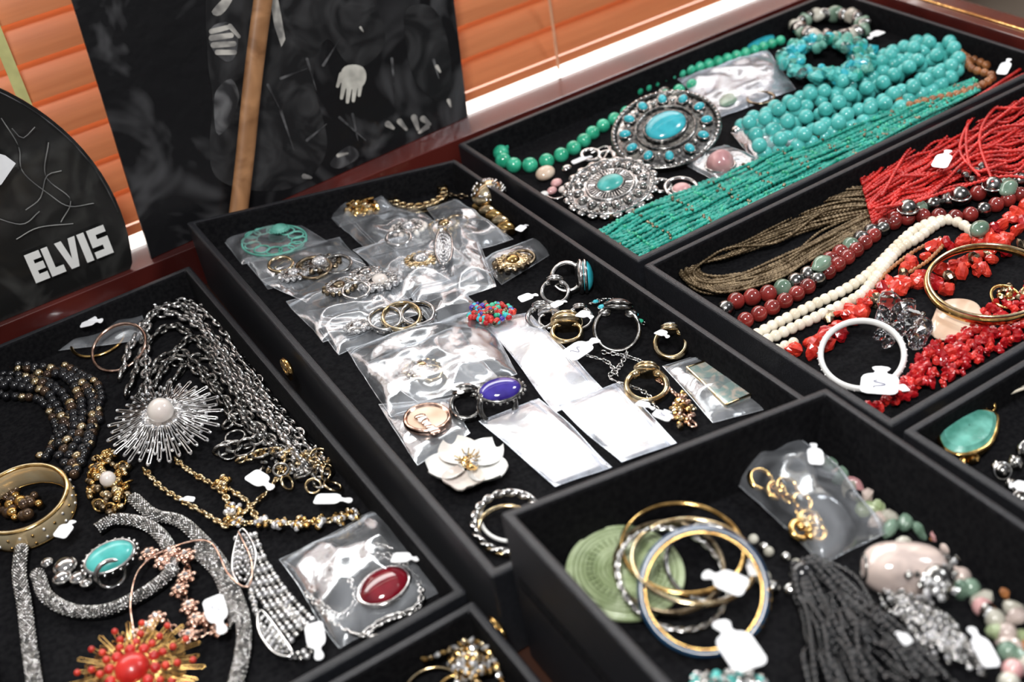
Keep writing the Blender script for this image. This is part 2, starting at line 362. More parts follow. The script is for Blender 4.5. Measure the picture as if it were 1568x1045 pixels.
# hand gripping the cane: palm, four curled fingers, thumb
pp(mb,sm([(324,42),(340,34),(354,36),(364,52),(362,82),(350,95),(332,84),(320,64)]),'printgrey',.0008)
for a in [(324,48,348,42,4.2),(324,58,354,54,4.6),(327,69,358,67,4.6),(333,80,359,80,4.2)]: cap_(mb,*a,'printlight',.0012)
cap_(mb,352,40,366,56,3.8,'printlight',.0013,2.6)
# relaxed hand: palm, four fingers, thumb
pp(mb,sm([(524,106),(532,100),(545,99),(556,103),(561,114),(559,126),(552,134),(530,136),(521,122)]),'printhand',.0009)
for a in [(527,128,523,150,4,2.6),(535,132,532,156,4.2,2.6),(544,132,541,154,4,2.6),(552,128,550,146,3.6,2.4)]: cap_(mb,a[0],a[1],a[2],a[3],a[4],'printhand',.0012,a[5])
cap_(mb,523,114,517,132,4,'printhand',.0013,2.4)
mb.obj('printed_figure',emp)
a=SP.p(365,322,.012); b=SP.p(407,-40,.012); d=nz(b-a); a=a-d*.02; b=b+d*.05; mb=MB(); sd=nz(np.cross(d,SP.N)); wv=SP.s(380,150,15)
P=np.linspace(a,b,24); P+=np.outer(np.sin(np.linspace(0,9,24))*.0006,sd); mb.tube(P,wv,'stickwood',12,False,SP.N,.005); mb.obj('wooden_stick')
# ---------------- round-topped record display ----------------
emp=bpy.data.objects.new('record_display_disc',None); bpy.context.scene.collection.objects.link(emp)
mb=MB(); cx,cz,R=-.1,.1,.365; yd=1.9; pts=[]
for i in range(97):
    t=2*math.pi*i/96
    pts.append([cx+R*math.cos(t),max(cz+R*math.sin(t),-.003)])
q=[];
for p in pts:
    if not q or abs(p[0]-q[-1][0])+abs(p[1]-q[-1][1])>1e-4: q.append(p)
mb.poly([W(x,yd+.02*z,z) for x,z in q],EY,.003,'vinyl')
t=np.linspace(.0,math.pi,70); mb.tube([W(cx+R*.985*math.cos(x),yd-.001+.02*(cz+R*.985*math.sin(x)),cz+R*.985*math.sin(x)) for x in t],.0006,'printgrey',5)
for s_ in [[(.2,.25),(.18,.2),(.2,.15),(.17,.12)],[(.1,.3),(.13,.24),(.1,.2)],[(.08,.17),(.12,.14),(.15,.15)],[(.13,.16),(.16,.17),(.18,.2),(.2,.2)],[(.15,.31),(.16,.26),(.15,.22),(.17,.17),(.19,.14),(.23,.13)],[(.1,.12),(.14,.125),(.19,.11)],[(.19,.28),(.17,.27),(.16,.29)]]:
    mb.tube(spl([W(x+.003*math.sin(i*5),yd-.001,z) for i,(x,z) in enumerate(s_)],.004),.0005,'crackle',5)
mb.obj('disc',emp)
mb=MB(); yl=yd-.006
def lp(x,z): return W(.10+x*.13,yl,.04+z*.052)
def lbar(ps,): mb.poly([lp(*p) for p in ps],-EY,.0008,'white')
lbar([(0,0),(.08,0),(.08,1),(0,1)]);
for z in (0,.38,.76): lbar([(.08,z),(.18,z),(.18,z+.24),(.08,z+.24)])
lbar([(.205,0),(.285,0),(.285,1),(.205,1)]); lbar([(.285,0),(.385,0),(.385,.24),(.285,.24)])
lbar([(.375,1),(.46,1),(.505,.32),(.505,0),(.455,0)]); lbar([(.505,0),(.505,.32),(.545,1),(.63,1),(.555,0)])
lbar([(.655,0),(.745,0),(.745,1),(.655,1)])
lbar([(.78,0),(1,0),(1,.22),(.78,.22)]); lbar([(.91,.22),(1,.22),(1,.61),(.91,.61)]); lbar([(.78,.39),(.91,.39),(.91,.61),(.78,.61)]); lbar([(.78,.61),(.87,.61),(.87,1),(.78,1)]); lbar([(.87,.78),(1,.78),(1,1),(.87,1)])
mb.obj('lettering',emp)
SD=Surf(W(0,yd-.012,0),-EY,EX)
mb=MB(); mb.poly([SD.p(*q) for q in [(-14,232),(8,238),(24,250),(2,282),(-14,290)]],SD.N,.0006,'paper'); mb.obj('paper_label',emp)
# ---------------- generic jewellery builders ----------------
def tag(T,e1,e2,w,h=.006,tilt=0,ink=None):
    a=T.p(e1[0],e1[1],h+tilt); b=T.p(e2[0],e2[1],h); L=np.linalg.norm(b-a); d=nz(b-a); s=nz(np.cross(T.N,d)); n=np.cross(d,s); w=T.s(e1[0],e1[1],w)/2
    o=[]
    sh=[(0,-.6),(.03,-.85),(.1,-1),(.5,-1),(.6,-.9),(.66,-.7),(.70,-.38),(.78,-.3),(.84,-.42),(.92,-.5),(.98,-.35),(1,0),(.98,.35),(.92,.5),(.84,.42),(.78,.3),(.70,.38),(.66,.7),(.6,.9),(.5,1),(.1,1),(.03,.85),(0,.6)]
    for x,y in sh: o.append(a+d*x*L+s*y*w+n*(.0012*math.sin(x*3)))
    mb=MB(); mb.poly(o,n,.0004,'paper')
    if ink is None: ink=w>T.s(e1[0],e1[1],13)
    if ink:
        P=[a+d*L*(.18+.26*t)+s*w*.32*math.sin(t*8+1)+n*.0016 for t in np.linspace(0,1,16)]; mb.tube(P,w*.028,'ink',4)
    mb.obj('price_tag')
def bag(T,quad,h=.004,puff=.008,seed=0,m='plastic',crum=.005,zipside=0,n=36,name='plastic_bag'):
    c=[T.p(q[0],q[1],h+(q[2] if len(q)>2 else 0)) for q in quad]; mb=MB()
    G=np.zeros((n,n,3))
    for i in range(n):
        for j in range(n):
            u=i/(n-1);v=j/(n-1); p=(1-u)*(1-v)*c[0]+u*(1-v)*c[1]+u*v*c[2]+(1-u)*v*c[3]
            e=min(1,6*min(u,1-u,v,1-v)); pf=(16*u*(1-u)*v*(1-v))**.45
            x=Vector((p[0]*26+seed*7.3,p[1]*26,seed*3.1)); x2=x*2.1
            r=(1-2*abs(noise.noise(x)))*.75+(1-2*abs(noise.noise(x2)))*.2
            big=noise.noise(x*.4)
            dz=puff*pf+crum*(r+big*.8)*(.35+.65*e)
            lat=noise.noise(x*.7+Vector((9,9,9)))*.003*(1-e)
            G[i,j]=p+T.N*max(dz,.0009)+T.ex*lat+T.ey*lat
    mb.grid(G,m)
    row=lambda f:{0:G[:,int(f*(n-1))],1:G[int((1-f)*(n-1)),:],2:G[:,int((1-f)*(n-1))],3:G[int(f*(n-1)),:]}[zipside]
    for f in (.09,.13): mb.tube(row(f)+T.N*.0004,.0005,m,5)
    for E in (G[0],G[-1],G[:,0],G[:,-1]): mb.tube(E,.0004,m,4)
    return mb.obj(name)
def bangle(T,u,v,R,r,m,face=0,name='bangle',r2=None,h0=0,twist=None,two=None,az=None,n=72,tw=.35):
    Rw=T.s(u,v,R); rw=T.s(u,v,r); r2w=None if r2 is None else T.s(u,v,r2)
    pt=T.p(u,v); tc=nz(CAM-pt)
    if az is not None: tc=nz(tc+az[0]*T.ex+az[1]*T.ey)
    nn=nz((1-face)*T.N+face*tc); st=math.sqrt(max(0,1-nn.dot(T.N)**2)); c=T.p(u,v,h0+Rw*st+(r2w or rw)+.0005)
    a=nz(np.cross(nn,T.N if st>.01 else T.ey)); b=np.cross(nn,a); mb=MB()
    if twist:
        for ph in (0,math.pi):
            t=np.linspace(0,2*math.pi,160,endpoint=False); k=twist
            P=c+np.outer(np.cos(t)*(Rw+rw*.6*np.cos(k*t+ph)),a)+np.outer(np.sin(t)*(Rw+rw*.6*np.cos(k*t+ph)),b)+np.outer(rw*.6*np.sin(k*t+ph),nn)
            mb.tube(P,rw*.6,m,8,True,nn)
    else:
        mb.ring(c,Rw,rw,m,a,b,n=n,seg=12,r2=r2w)
    if two:
        for o in (-1,1): mb.ring(c+nn*(r2w or rw)*.85*o,Rw,rw*tw*1.5+rw*.5,two,a,b,n=n,seg=8,r2=(r2w or rw)*tw*.6)
    if name: mb.obj(name)
    return c,a,b,nn,Rw,rw,mb
def cab(mb,T,u,v,rx,ry,stone,bez,ang=0,h=.002,k=8,ht=.45,bead=True,face=0):
    """bezel-set cabochon"""
    fr=T.fr(ang)
    if face:
        f=T.tfr(u,v,face); c_,s_=math.cos(math.radians(ang)),math.sin(math.radians(ang)); fr=(c_*f[0]+s_*f[1],-s_*f[0]+c_*f[1],f[2])
    X=T.s(u,v,rx); Y=T.s(u,v,ry)*1.0; c=T.p(u,v,h+Y*.25); N=fr[2]
    mb.ell(c,(X*.97,Y*.97,Y*ht+.0005),stone,fr,k)
    mb.ring(c-N*.0003,X,X*.09,bez,fr[0],fr[1],Y,n=36,seg=8)
    mb.ell(c-N*Y*.15,(X*1.05,Y*1.05,Y*.14),bez,fr,6)
    if bead:
        nb=22
        for i in range(nb):
            t=2*math.pi*i/nb; mb.ell(c+fr[0]*X*1.15*math.cos(t)+fr[1]*Y*1.15*math.sin(t)-N*Y*.1,X*.075,bez,k=2)
def sunburst(T,u,v,R,nsp,m,tip,r0=.25,h=.004,lay=2,tr=.035,face=.15,th=.017):
    Rw=T.s(u,v,R); ex,ey,N=T.tfr(u,v,face); c=T.p(u,v,h+Rw*.1+Rw*.1); mb=MB()
    for l in range(lay):
        for i in range(nsp):
            t=2*math.pi*(i+.5*l)/nsp; L=Rw*(1-.2*l)*(1-.08*(i%2)); d=ex*math.cos(t)+ey*math.sin(t); s=np.cross(N,d)
            P=[c+d*Rw*r0*.6+N*Rw*.07*l,c+d*L*.6+N*Rw*(.07*l+.05),c+d*L+N*Rw*(.05*l-.02)]
            for o in (-1,1): mb.tube(spl([P[0],P[1]+s*o*Rw*.018,P[2]+s*o*Rw*.03],Rw*.12),Rw*th,m,5)
            mb.nug(P[2]+d*Rw*.01,Rw*tr,tip,.1)
            if l: mb.ell(P[1],Rw*tr*.8,tip,k=2)
    return mb,c,Rw,(ex,ey,N)
def cluster(mb,T,u,v,rx,ry,n,ms,px,h=.004,hr=.004,nug=0,k=3):
    for i in range(n):
        a=rng.uniform(0,2*math.pi); q=math.sqrt(rng.uniform(0,1)); r=T.s(u,v,px)*rng.uniform(.7,1.2)
        c=T.p(u+rx*q*math.cos(a),v+ry*q*math.sin(a),h+hr*(1-q)+rng.uniform(0,.001)); m=ms[i%len(ms)]
        if nug: mb.nug(c,r,m,nug)
        else: mb.ell(c,r,m,k=k)
def fring(name,T,u,v,R,m,stone=None,sr=10,face=.5,wid=3,sm=None,h0=0,dirpx=None):
    """finger ring: band with shoulders and a stone"""
    c,a,b,nn,Rw,rw,mb=bangle(T,u,v,R,wid,m,face,None,r2=wid*1.6,h0=h0,n=36)
    top=-b if np.dot(-b,T.N)>0 else b
    if dirpx is not None: top=nz(T.p(u+dirpx[0],v+dirpx[1])-T.p(u,v)); top=nz(top-top.dot(nn)*nn)
    s=T.s(u,v,sr); sd=np.cross(nn,top); q=c+top*(Rw+s*.25)
    fr=(sd,nn,top)
    mb.ell(q-top*s*.3,(s*1.15,s*.95,s*.35),m,fr,6)
    if stone:
        mb.ell(q,(s,s*.85,s*.5),stone,fr,8); mb.ring(q,s*1.02,s*.12,sm or m,sd,nn,s*.87,n=28,seg=6)
    for o in (-1,1): mb.ell(c+top*Rw*.75+sd*o*Rw*.6,(Rw*.3,rw*1.6,Rw*.22),m,fr,4)
    mb.obj(name)
def petal(mb,c,d,s,n,L,Wd,m,cup=.3):
    G=np.zeros((9,9,3))
    for i in range(9):
        for j in range(9):
            u=i/8; v=(j/8-.5)*2; w=Wd*math.sin(math.pi*(u*.82+.1))**.7; x=L*u*(1-.08*(1-abs(v))*(u**6))
            G[i,j]=c+d*x+s*w*v*.5+n*(L*cup*u*u*.6+Wd*.16*v*v)
    mb.grid(G,m); mb.grid(G-n*.0012,m)
# =================== TRAY A ===================
T=TA
bag(T,[(38,545),(120,490),(208,465),(232,520)],.003,.004,1)
bangle(T,182,532,42,2.5,'rosegold',.35,'hoop_earring',az=(-.6,0)); bangle(T,150,520,40,2.5,'gold',.1,'hoop_earring')
tag(T,(125,496),(158,492),24,.02)
mb=MB(); r=T.s(60,600,7)
for P in [[(-30,572),(30,575),(75,585),(102,615),(103,655),(80,688),(60,700)],[(-30,600),(20,608),(60,612),(82,640),(85,670),(70,700)],[(60,572),(110,578),(138,605),(140,650),(125,690),(105,722)],[(-20,590),(30,592),(70,600),(95,640),(90,680)],[(100,560),(150,590),(152,630),(135,680),(118,720)],[(0,560),(50,560),(100,575),(125,620),(120,670),(100,710)],[(-30,585),(40,583),(85,595),(112,630),(110,665),(90,700)],[(30,565),(90,568),(132,590),(148,640),(132,690),(112,728)]]:
    strand(mb,T.path(P,r+rng.uniform(0,.004)),r*rng.uniform(.9,1.2),lambda i:'blackbead' if (i//2)%3 else ('bronzebead' if i%3 else 'palegold'),jit=.0006,gap=.97)
mb.obj('black_bead_necklace')
mb=MB()
for i,P in enumerate([[(185,575),(205,520),(240,475),(285,462),(330,490),(380,560),(430,630),(480,690),(500,720)],
  [(195,600),(225,530),(265,500),(310,530),(350,580),(400,630),(440,670),(470,710)],
  [(205,620),(240,560),(275,540),(315,570),(350,620),(395,655),(430,690)],
  [(225,600),(225,500),(260,480),(320,510),(370,570),(420,640),(455,690)],
  [(240,590),(255,560),(290,560),(330,600),(360,640),(410,680),(450,720)],
  [(215,640),(235,590),(290,520),(340,540),(390,600),(425,650),(490,740)],
  [(230,470),(290,475),(330,530),(370,600),(420,650),(460,700)],
  [(330,560),(360,600),(380,640),(400,670),(340,690)],[(260,590),(300,550),(345,560),(370,610),(350,650)]]):
    chain(mb,T.path(P,.004+.0012*(i%4)),T.s(300,550,22),T.s(300,550,15),T.s(300,550,3.1),'silver' if i%3==0 else 'silverdark',14,6)
mb.obj('silver_chain_necklace')
mb,c,Rw,fr=sunburst(T,252,645,84,34,'silver','crystal',.2,.010,3,.03)
mb.ell(c+fr[2]*Rw*.1,(Rw*.3,Rw*.3,Rw*.12),'silver',fr,6); mb.ell(c+fr[2]*Rw*.26,Rw*.23,'pearl',k=10)
for i in range(16):
    t=i*math.pi/8; mb.nug(c+Rw*.33*(fr[0]*math.cos(t)+fr[1]*math.sin(t))+fr[2]*Rw*.17,Rw*.05,'crystal',.1)
mb.obj('sunburst_pearl_brooch')
mb=MB(); cluster(mb,T,166,738,34,48,85,['gold','palegold','bronze'],6.5,.005,.007); 
for a in range(9):
    t=a*.7; mb.ring(T.p(166+28*math.cos(t),740+40*math.sin(t),.008),T.s(166,740,9),T.s(166,740,2),'gold',*rframe()[:2],n=18,seg=5)
mb.ell(T.p(165,734,.016),T.s(165,734,12),'pearl',k=8); mb.obj('gold_grape_brooch')
c,a,b,nn,Rw,rw,mb=bangle(T,38,776,68,5,'enamel',.12,None,r2=22,two='gold',tw=.2)
for i in range(26):
    t=i*2*math.pi/26; d=a*math.cos(t)+b*math.sin(t)
    for o in (-.5,.3): mb.ell(c+d*(Rw+rw*.95)+nn*T.s(38,778,20)*(o+.1*(i%2)),.0012,'crystal' if i%2 else 'gold',k=2)
mb.obj('enamel_bangle')
mb=MB(); cluster(mb,T,30,768,38,26,30,['bronzebead','bronzebead','gold'],8,.006,.005); mb.obj('bronze_bead_bracelet')
mb=MB()
for P in [[(222,720),(245,745),(275,765),(310,785),(345,806)],[(270,705),(295,725),(325,742),(345,760),(355,800)],[(355,805),(400,800),(450,802),(500,798),(545,790)],[(345,745),(380,770),(395,800)],[(350,800),(380,780),(420,740),(440,690)]]:
    chain(mb,T.path(P,.006),T.s(300,750,13),T.s(300,750,10),T.s(300,750,2.2),'palegold',12,5)
    strand(mb,T.path(P,.004),T.s(300,750,4.2),['gold','palegold','bronze'],3,gap=1.3)
cluster(mb,T,345,742,14,12,18,['gold','palegold'],5,.006,.004); cluster(mb,T,360,790,16,18,22,['gold','crystal'],5,.006,.004)
for (u,v) in [(400,800),(430,803),(460,802),(490,800),(520,795),(540,790)]:
    cluster(mb,T,u,v,11,10,14,['gold','crystal','palegold'],4.5,.006,.004)
mb.obj('gold_chain_necklace')
mb=MB()
for (u,v) in [(375,690),(400,695),(430,690),(460,692),(490,700),(395,725),(430,720),(465,725),(500,725),(360,670),(440,740),(480,745),(350,690),(510,745)]:
    mb.ring(T.p(u,v,.006+rng.uniform(0,.004)),T.s(u,v,rng.uniform(10,16)),T.s(u,v,2.4),['silver','palegold','silverdark'][int(rng.integers(3))],*rframe()[:2] if rng.random()<.3 else (T.ex,nz(T.ey+T.N*rng.uniform(-.8,.8))),n=24,seg=6)
cluster(mb,T,450,705,55,24,80,['silver','palegold','silverdark'],4.2,.004,.004,nug=.2)
P=T.path([(370,705),(420,690),(470,700),(500,715)],.008); chain(mb,P,T.s(400,700,18),T.s(400,700,13),T.s(400,700,2.4),'palegold'); mb.obj('link_charm_bracelet')
# mesh snake necklace
mb=MB(); r=T.s(250,850,11)
def mesh(P,r,m='silverdark'):
    Q=spl(T.path(P,r+.0008),r*.36); mb.tube(Q,r*.88,'blackbead',10)
    t=np.gradient(Q,axis=0)
    for k_ in range(0,len(Q)):
        s=nz(np.cross(t[k_],T.N))
        for an in np.linspace(.15,2.95,8):
            a_=an+.2*(k_%2); mb.ell(Q[k_]+r*.9*(s*math.cos(a_)+T.N*math.sin(a_)),r*.19,'silver' if rng.random()<.45 else 'silverdark',k=2)
mesh([(34,838),(30,880),(38,930),(45,990),(55,1060)],r)
mesh([(205,765),(235,790),(275,800),(305,825),(335,860),(355,900),(372,950),(372,1000),(358,1060)],r)
mesh([(150,812),(175,798),(215,802),(245,820),(262,850),(262,880)],r)
mesh([(58,880),(72,915),(110,937),(160,938),(205,920),(245,895),(268,872)],r)
mesh([(300,845),(335,880),(350,920),(362,960)],r*.9)
mb.obj('silver_mesh_necklace')
mb=MB(); cab(mb,T,168,853,37,24,'turq','silver',0,.012,face=.35); mb.ring(T.p(170,880,.008),T.s(170,880,22),T.s(170,880,4),'silver',T.ex,nz(T.ey*.3+T.N),n=32)
mb.obj('turquoise_ring')
mb=MB()
for (u,v,r) in [(100,868,17),(120,885,12),(95,885,13),(132,893,8),(72,862,8)]: mb.ell(T.p(u,v,.008),(T.s(u,v,r),T.s(u,v,r),T.s(u,v,r*.7)),'silver',T.fr(30),6); mb.ring(T.p(u,v,.009),T.s(u,v,r),T.s(u,v,2.5),'silverdark',T.ex,T.ey,n=20,seg=5)
mb.obj('silver_clip_earrings')
mb=MB(); ros=[(228,850),(250,862),(285,852),(262,848),(285,885),(275,905),(290,930),(300,950),(318,948),(335,965),(240,948),(225,962),(205,975),(290,975)]
for (u,v) in ros:
    R=T.s(u,v,17); c=T.p(u,v,.009)
    for l in range(2):
        for i in range(6):
            t=i*math.pi/3+l*.5; d=T.ex*math.cos(t)+T.ey*math.sin(t); mb.ell(c+d*R*(.62-.25*l)+T.N*R*.25*l,(R*.38,R*.3,R*.22),'rosegold',(d,np.cross(T.N,d),T.N),3)
    mb.nug(c+T.N*R*.45,R*.22,'crystal')
chain(mb,T.path([(225,855),(285,855),(280,905),(295,945),(335,965)],.005),.006,.004,.0007,'rosegold')
chain(mb,T.path([(330,960),(290,975),(240,950),(200,978)],.005),.006,.004,.0007,'rosegold')
mb.tube(spl(T.path([(365,815),(385,860),(380,900),(350,880),(320,830),(260,840),(215,870),(200,920),(205,970)],.011),.004),.0007,'rosegold',6)
mb.obj('rose_gold_flower_bracelet')
mb,c,Rw,fr=sunburst(T,208,1035,100,28,'gold','gold',.2,.012,3,.02,face=.2,th=.012)
for R_,k_,px in [(.34,10,.085),(.48,12,.06),(.64,13,.055),(.86,13,.05)]:
    for i in range(k_):
        t=2*math.pi*(i+.3*R_)/k_; mb.ell(c+Rw*R_*(fr[0]*math.cos(t)+fr[1]*math.sin(t))+fr[2]*Rw*(.24-.18*R_),Rw*px,'coral' if R_>.4 else 'redseed',k=4)
mb.ell(c+fr[2]*Rw*.2,(Rw*.25,Rw*.25,Rw*.2),'redseed',fr,10); mb.ring(c+fr[2]*Rw*.18,Rw*.27,Rw*.03,'gold',fr[0],fr[1]); mb.obj('red_bead_starburst_brooch')
mb=MB()
for w in (-16,-8,0,8,16):
    P=[(376+w*.9,822-w*.2),(388+w,860-w*.4),(408+w,895-w*.5),(432+w,930-w*.7),(462+w,965-w)]
    strand(mb,T.path(P,.006),T.s(400,890,4.8),['crystal','silverdark','silver'],3,gap=.98)
P=T.path([(385,905),(398,950),(420,985),(455,1010),(480,995),(470,960),(430,930)],.006)
for o in (0,.005): strand(mb,[p+T.ey*o for p in P],T.s(400,950,4.6),['crystal','silverdark','silver'],3)
mb.obj('rhinestone_necklace')
for pts in [[(372,810),(392,850),(376,900),(356,875),(360,835)],[(400,935),(432,975),(448,1004),(420,1000),(396,965)]]:
    mb=MB(); P=T.path(pts,.009); c=sum(P)/len(P); mb.tube(spl(P,.003,True),.0009,'silver',6,True)
    for f in (.78,.55,.32,.12): strand(mb,[c+(p-c)*f for p in P],.0013,['crystal','silverdark'],2,closed=True)
    mb.obj('leaf_earring')
bag(T,[(428,860),(590,775),(678,908),(520,995)],.001,.009,5,crum=.006)
mb=MB()
for P in [[(480,905),(470,880),(500,865),(530,880),(545,920),(520,945),(490,925)],[(550,860),(600,850),(640,890),(640,930),(590,950),(560,970)],[(500,890),(540,870),(590,855),(620,870)],[(470,910),(520,960),(570,975),(610,960)],[(540,850),(560,835),(600,840)]]:
    chain(mb,T.path(P,.006),T.s(550,900,11),T.s(550,900,8),T.s(550,900,2.4),'silver',10,5)
cab(mb,T,588,898,42,34,'garnet','silver',10,.006,bead=False); mb.obj('garnet_pendant_necklace')
for e in [((383,726),(418,750),26),((482,765),(540,768),22),((325,915),(342,972),32),((480,955),(490,1012),28),((90,824),(114,798),26),((298,766),(275,766),10),((600,855),(642,858),20)]: tag(T,e[0],e[1],e[2],.016)
for (x,y) in [(.338,1.42),(.338,.86)]:
    mb=MB(); c=W(x-.003,y,-.012+(.03 if y>1 else -.01)); mb.ell(c,(.003,.010,.006),'gold',k=8); mb.ring(c-EX*.002,.006,.0012,'gold',EY,EZ); mb.box(c-EZ*.006-EX*.001,[EX*.0012,EY*.004,EZ*.005],'gold'); mb.obj('brass_clasp')
# =================== TRAY E ===================
T=TE; mb=MB(); r=T.s(720,1000,6)
cluster(mb,T,722,1015,34,34,80,['gold','crystal','palegold'],6,.006,.012,nug=.2)
for P in [[(650,1010),(690,995),(720,980),(750,1000),(770,1050)],[(700,1000),(725,1030),(740,1070)],[(690,1010),(700,1040),(705,1080)]]: strand(mb,T.path(P,.016),r*.8,['gold','palegold','crystal'],nug=.2); 
mb.obj('gold_crystal_necklace')
bangle(T,665,1065,48,3,'palegold',.2)
bangle(T,700,1062,30,3,'gold',.3)
# =================== TRAY B ===================
T=TB
bags=[([(336,362),(445,338),(500,372),(372,408)],2,.006),([(492,316),(575,288),(606,322),(520,350)],2,.008),([(372,400),(520,365),(560,410),(410,445)],2,.006),([(510,335),(640,318),(690,360),(570,395)],2,.007),
([(440,462),(590,425),(650,480),(495,528)],2,.006),([(400,430),(520,395),(600,425),(470,470)],5,.006),([(590,360),(680,335),(740,430),(640,470)],6,.008),([(560,400),(640,380),(700,440),(600,465)],4,.006),
([(735,400),(848,362),(868,375),(768,438)],3,.006),([(655,320),(700,308),(785,370),(705,392)],6,.007),([(470,480),(560,460),(640,500),(520,545)],2,.005),([(630,455),(700,440),(740,480),(660,500)],4,.005),([(540,385),(660,350),(700,400),(600,430)],8,.006),([(690,350),(722,345),(760,440),(700,460)],6,.008)]
for i,(q,h,pf) in enumerate(bags): bag(T,q,h*.001,pf,i+10,crum=.006,zipside=i%4)
bag(T,[(530,540),(740,472),(792,578),(598,645)],.002,.008,31,crum=.007)
bag(T,[(560,560),(700,500),(770,590),(640,620)],.005,.005,32,crum=.006)
for i,q in enumerate([[(738,492),(812,478),(925,600),(852,632)],[(855,622),(948,590),(1036,680),(952,710)],[(735,645),(825,612),(938,715),(850,748)]]):
    bag(T,q,.003,.003,40+i,'packet',.0028,zipside=1,name='foil_packet')
    mb=MB(); c=sum(A(q_,dtype=float) for q_ in q)/4; P=[T.p(*(c+(A(q_)-c)*.9),.002) for q_ in q]; mb.poly(P,T.N,.0012,'pearl'); mb.obj('packet_card')
bag(T,[(580,622),(690,612),(722,662),(642,712)],.002,.003,51,'plastic',.003)
bag(T,[(1015,562),(1085,538),(1190,622),(1092,648)],.002,.004,52,crum=.003)
mb=MB(); c=[T.p(*q,.005) for q in [(1052,568),(1098,552),(1160,605),(1112,625)]]; mb.poly(c,T.N,.003,'abalone'); 
P=[x+T.N*.003 for x in c]; 
for i in range(4): mb.tube(np.linspace(P[i],P[(i+1)%4],6),.0010,'palegold',6)
mb.obj('abalone_pendant')
mb=MB(); cab(mb,T,428,350,13,12,'turqgreen','turqgreen',0,.012); 
for i in range(12):
    t=i*math.pi/6; mb.ring(T.p(420+38*math.cos(t),368+16*math.sin(t),.010),.007,.0009,'turqgreen',T.ex,T.ey,n=20,seg=5)
mb.ring(T.p(420,368,.010),T.s(420,368,48),.001,'turqgreen',T.ex,T.ey); mb.obj('turquoise_filigree_brooch')
mb=MB(); cluster(mb,T,552,312,26,18,50,['gold','palegold','gold'],5,.010,.008,nug=.2)
for i in range(8):
    t=i*math.pi/4; c=T.p(552,312,.014); d=T.ex*math.cos(t)+T.ey*math.sin(t); petal(mb,c,d,np.cross(T.N,d),T.N,T.s(552,312,22),T.s(552,312,13),'gold',.2)
mb.obj('gold_leaf_brooch')
c,a,b,nn,Rw,rw,mb=bangle(T,640,300,40,5,'bronze',.05,None,two='palegold')
for i in range(20):
    t=i*math.pi/10; mb.ring(c+Rw*(a*math.cos(t)+b*math.sin(t))+nn*rw,rw*1.3,rw*.35,'palegold',a,b,n=14,seg=5)
chain(mb,T.path([(675,295),(700,300),(716,300)],.004),.007,.005,.0009,'bronze'); mb.obj('bronze_filigree_bracelet')
mb=MB(); mb.ell(T.p(748,298,.018),(T.s(750,300,27),T.s(750,300,24),T.s(750,300,22)),'palegold',T.fr(20),10)
for i in range(60):
    a=rng.uniform(0,6.28); z=rng.uniform(.1,1); q=math.sqrt(1-z*z); c=T.p(748,298,.018); s=T.s(750,300,26); mb.ell(c+s*(q*math.cos(a)*T.ex+q*math.sin(a)*T.ey*.9+z*T.N*.85),s*.1,'silver',k=2)
for i,(u,v) in enumerate([(738,318),(748,325),(758,332),(768,340),(776,350)]): mb.ell(T.p(u,v,.009),(T.s(u,v,16),T.s(u,v,6),T.s(u,v,12)),'palegold' if i%2 else 'gold',T.fr(-40),6)
cluster(mb,T,770,342,14,16,14,['gold','bronze'],7,.006,.004); mb.obj('gold_dome_bracelet')
def smallbrooch(name,u,v,rx,ry,m1,m2,stone=None,h=.012):
    mb=MB(); R=T.s(u,v,rx); c=T.p(u,v,h); mb.ell(c,(R*.9,R*.9*ry/rx*1.4,R*.22),m1,T.fr(),6)
    k_=14
    for i in range(k_):
        t=2*math.pi*i/k_; c2=c+T.ex*R*math.cos(t)+T.ey*R*ry/rx*1.4*math.sin(t); mb.nug(c2,R*.16,m2,.15); mb.ring(c+ (c2-c)*.72+T.N*R*.15,R*.13,R*.04,m1,T.ex,T.ey,n=12,seg=4)
    mb.ell(c+T.N*R*.15,(R*.4,R*.4,R*.28),stone or m2,T.fr(),6); mb.obj(name)
smallbrooch('silver_brooch',490,405,30,16,'silverdark','bronze','crystal'); smallbrooch('pearl_cluster_brooch',625,350,26,14,'silver','pearl','crystal')
smallbrooch('crystal_brooch',645,400,30,17,'palegold','crystal','crystal'); smallbrooch('silver_brooch',560,420,24,13,'silver','silver'); smallbrooch('cameo_brooch',582,432,30,15,'silver','crystal','pearl')
smallbrooch('silver_brooch',520,440,24,14,'silver','bronze'); smallbrooch('gold_flower_brooch',785,402,28,16,'palegold','bronze','gold'); smallbrooch('silver_brooch',450,420,22,12,'silver','crystal')
smallbrooch('silver_brooch',645,565,26,14,'silverdark','palegold'); smallbrooch('silver_brooch',548,500,20,11,'silver','crystal'); smallbrooch('silver_brooch',680,345,22,12,'silver','palegold')
for (u,v,R_,m) in [(480,410,26,'bronze'),(515,405,22,'silverdark'),(430,405,18,'palegold'),(545,445,20,'silver'),(610,365,18,'silver'),(800,395,18,'bronze'),(700,340,16,'bronze'),(660,572,16,'palegold')]:
    bangle(T,u,v,R_,2.6,m,.15,'ring_in_bag',h0=.010,n=40)
mb=MB(); 
for pts in [[(672,355),(690,362),(690,395),(676,405),(666,385)]]:
    P=T.path(pts,.018); mb.tube(spl(P,.003,True),.001,'silver',6,True); c=sum(P)/len(P)
    for f in (.8,.6,.4,.2): strand(mb,[c+(p-c)*f for p in P],.0013,'crystal',2,closed=True)
mb.obj('crystal_leaf_brooch')
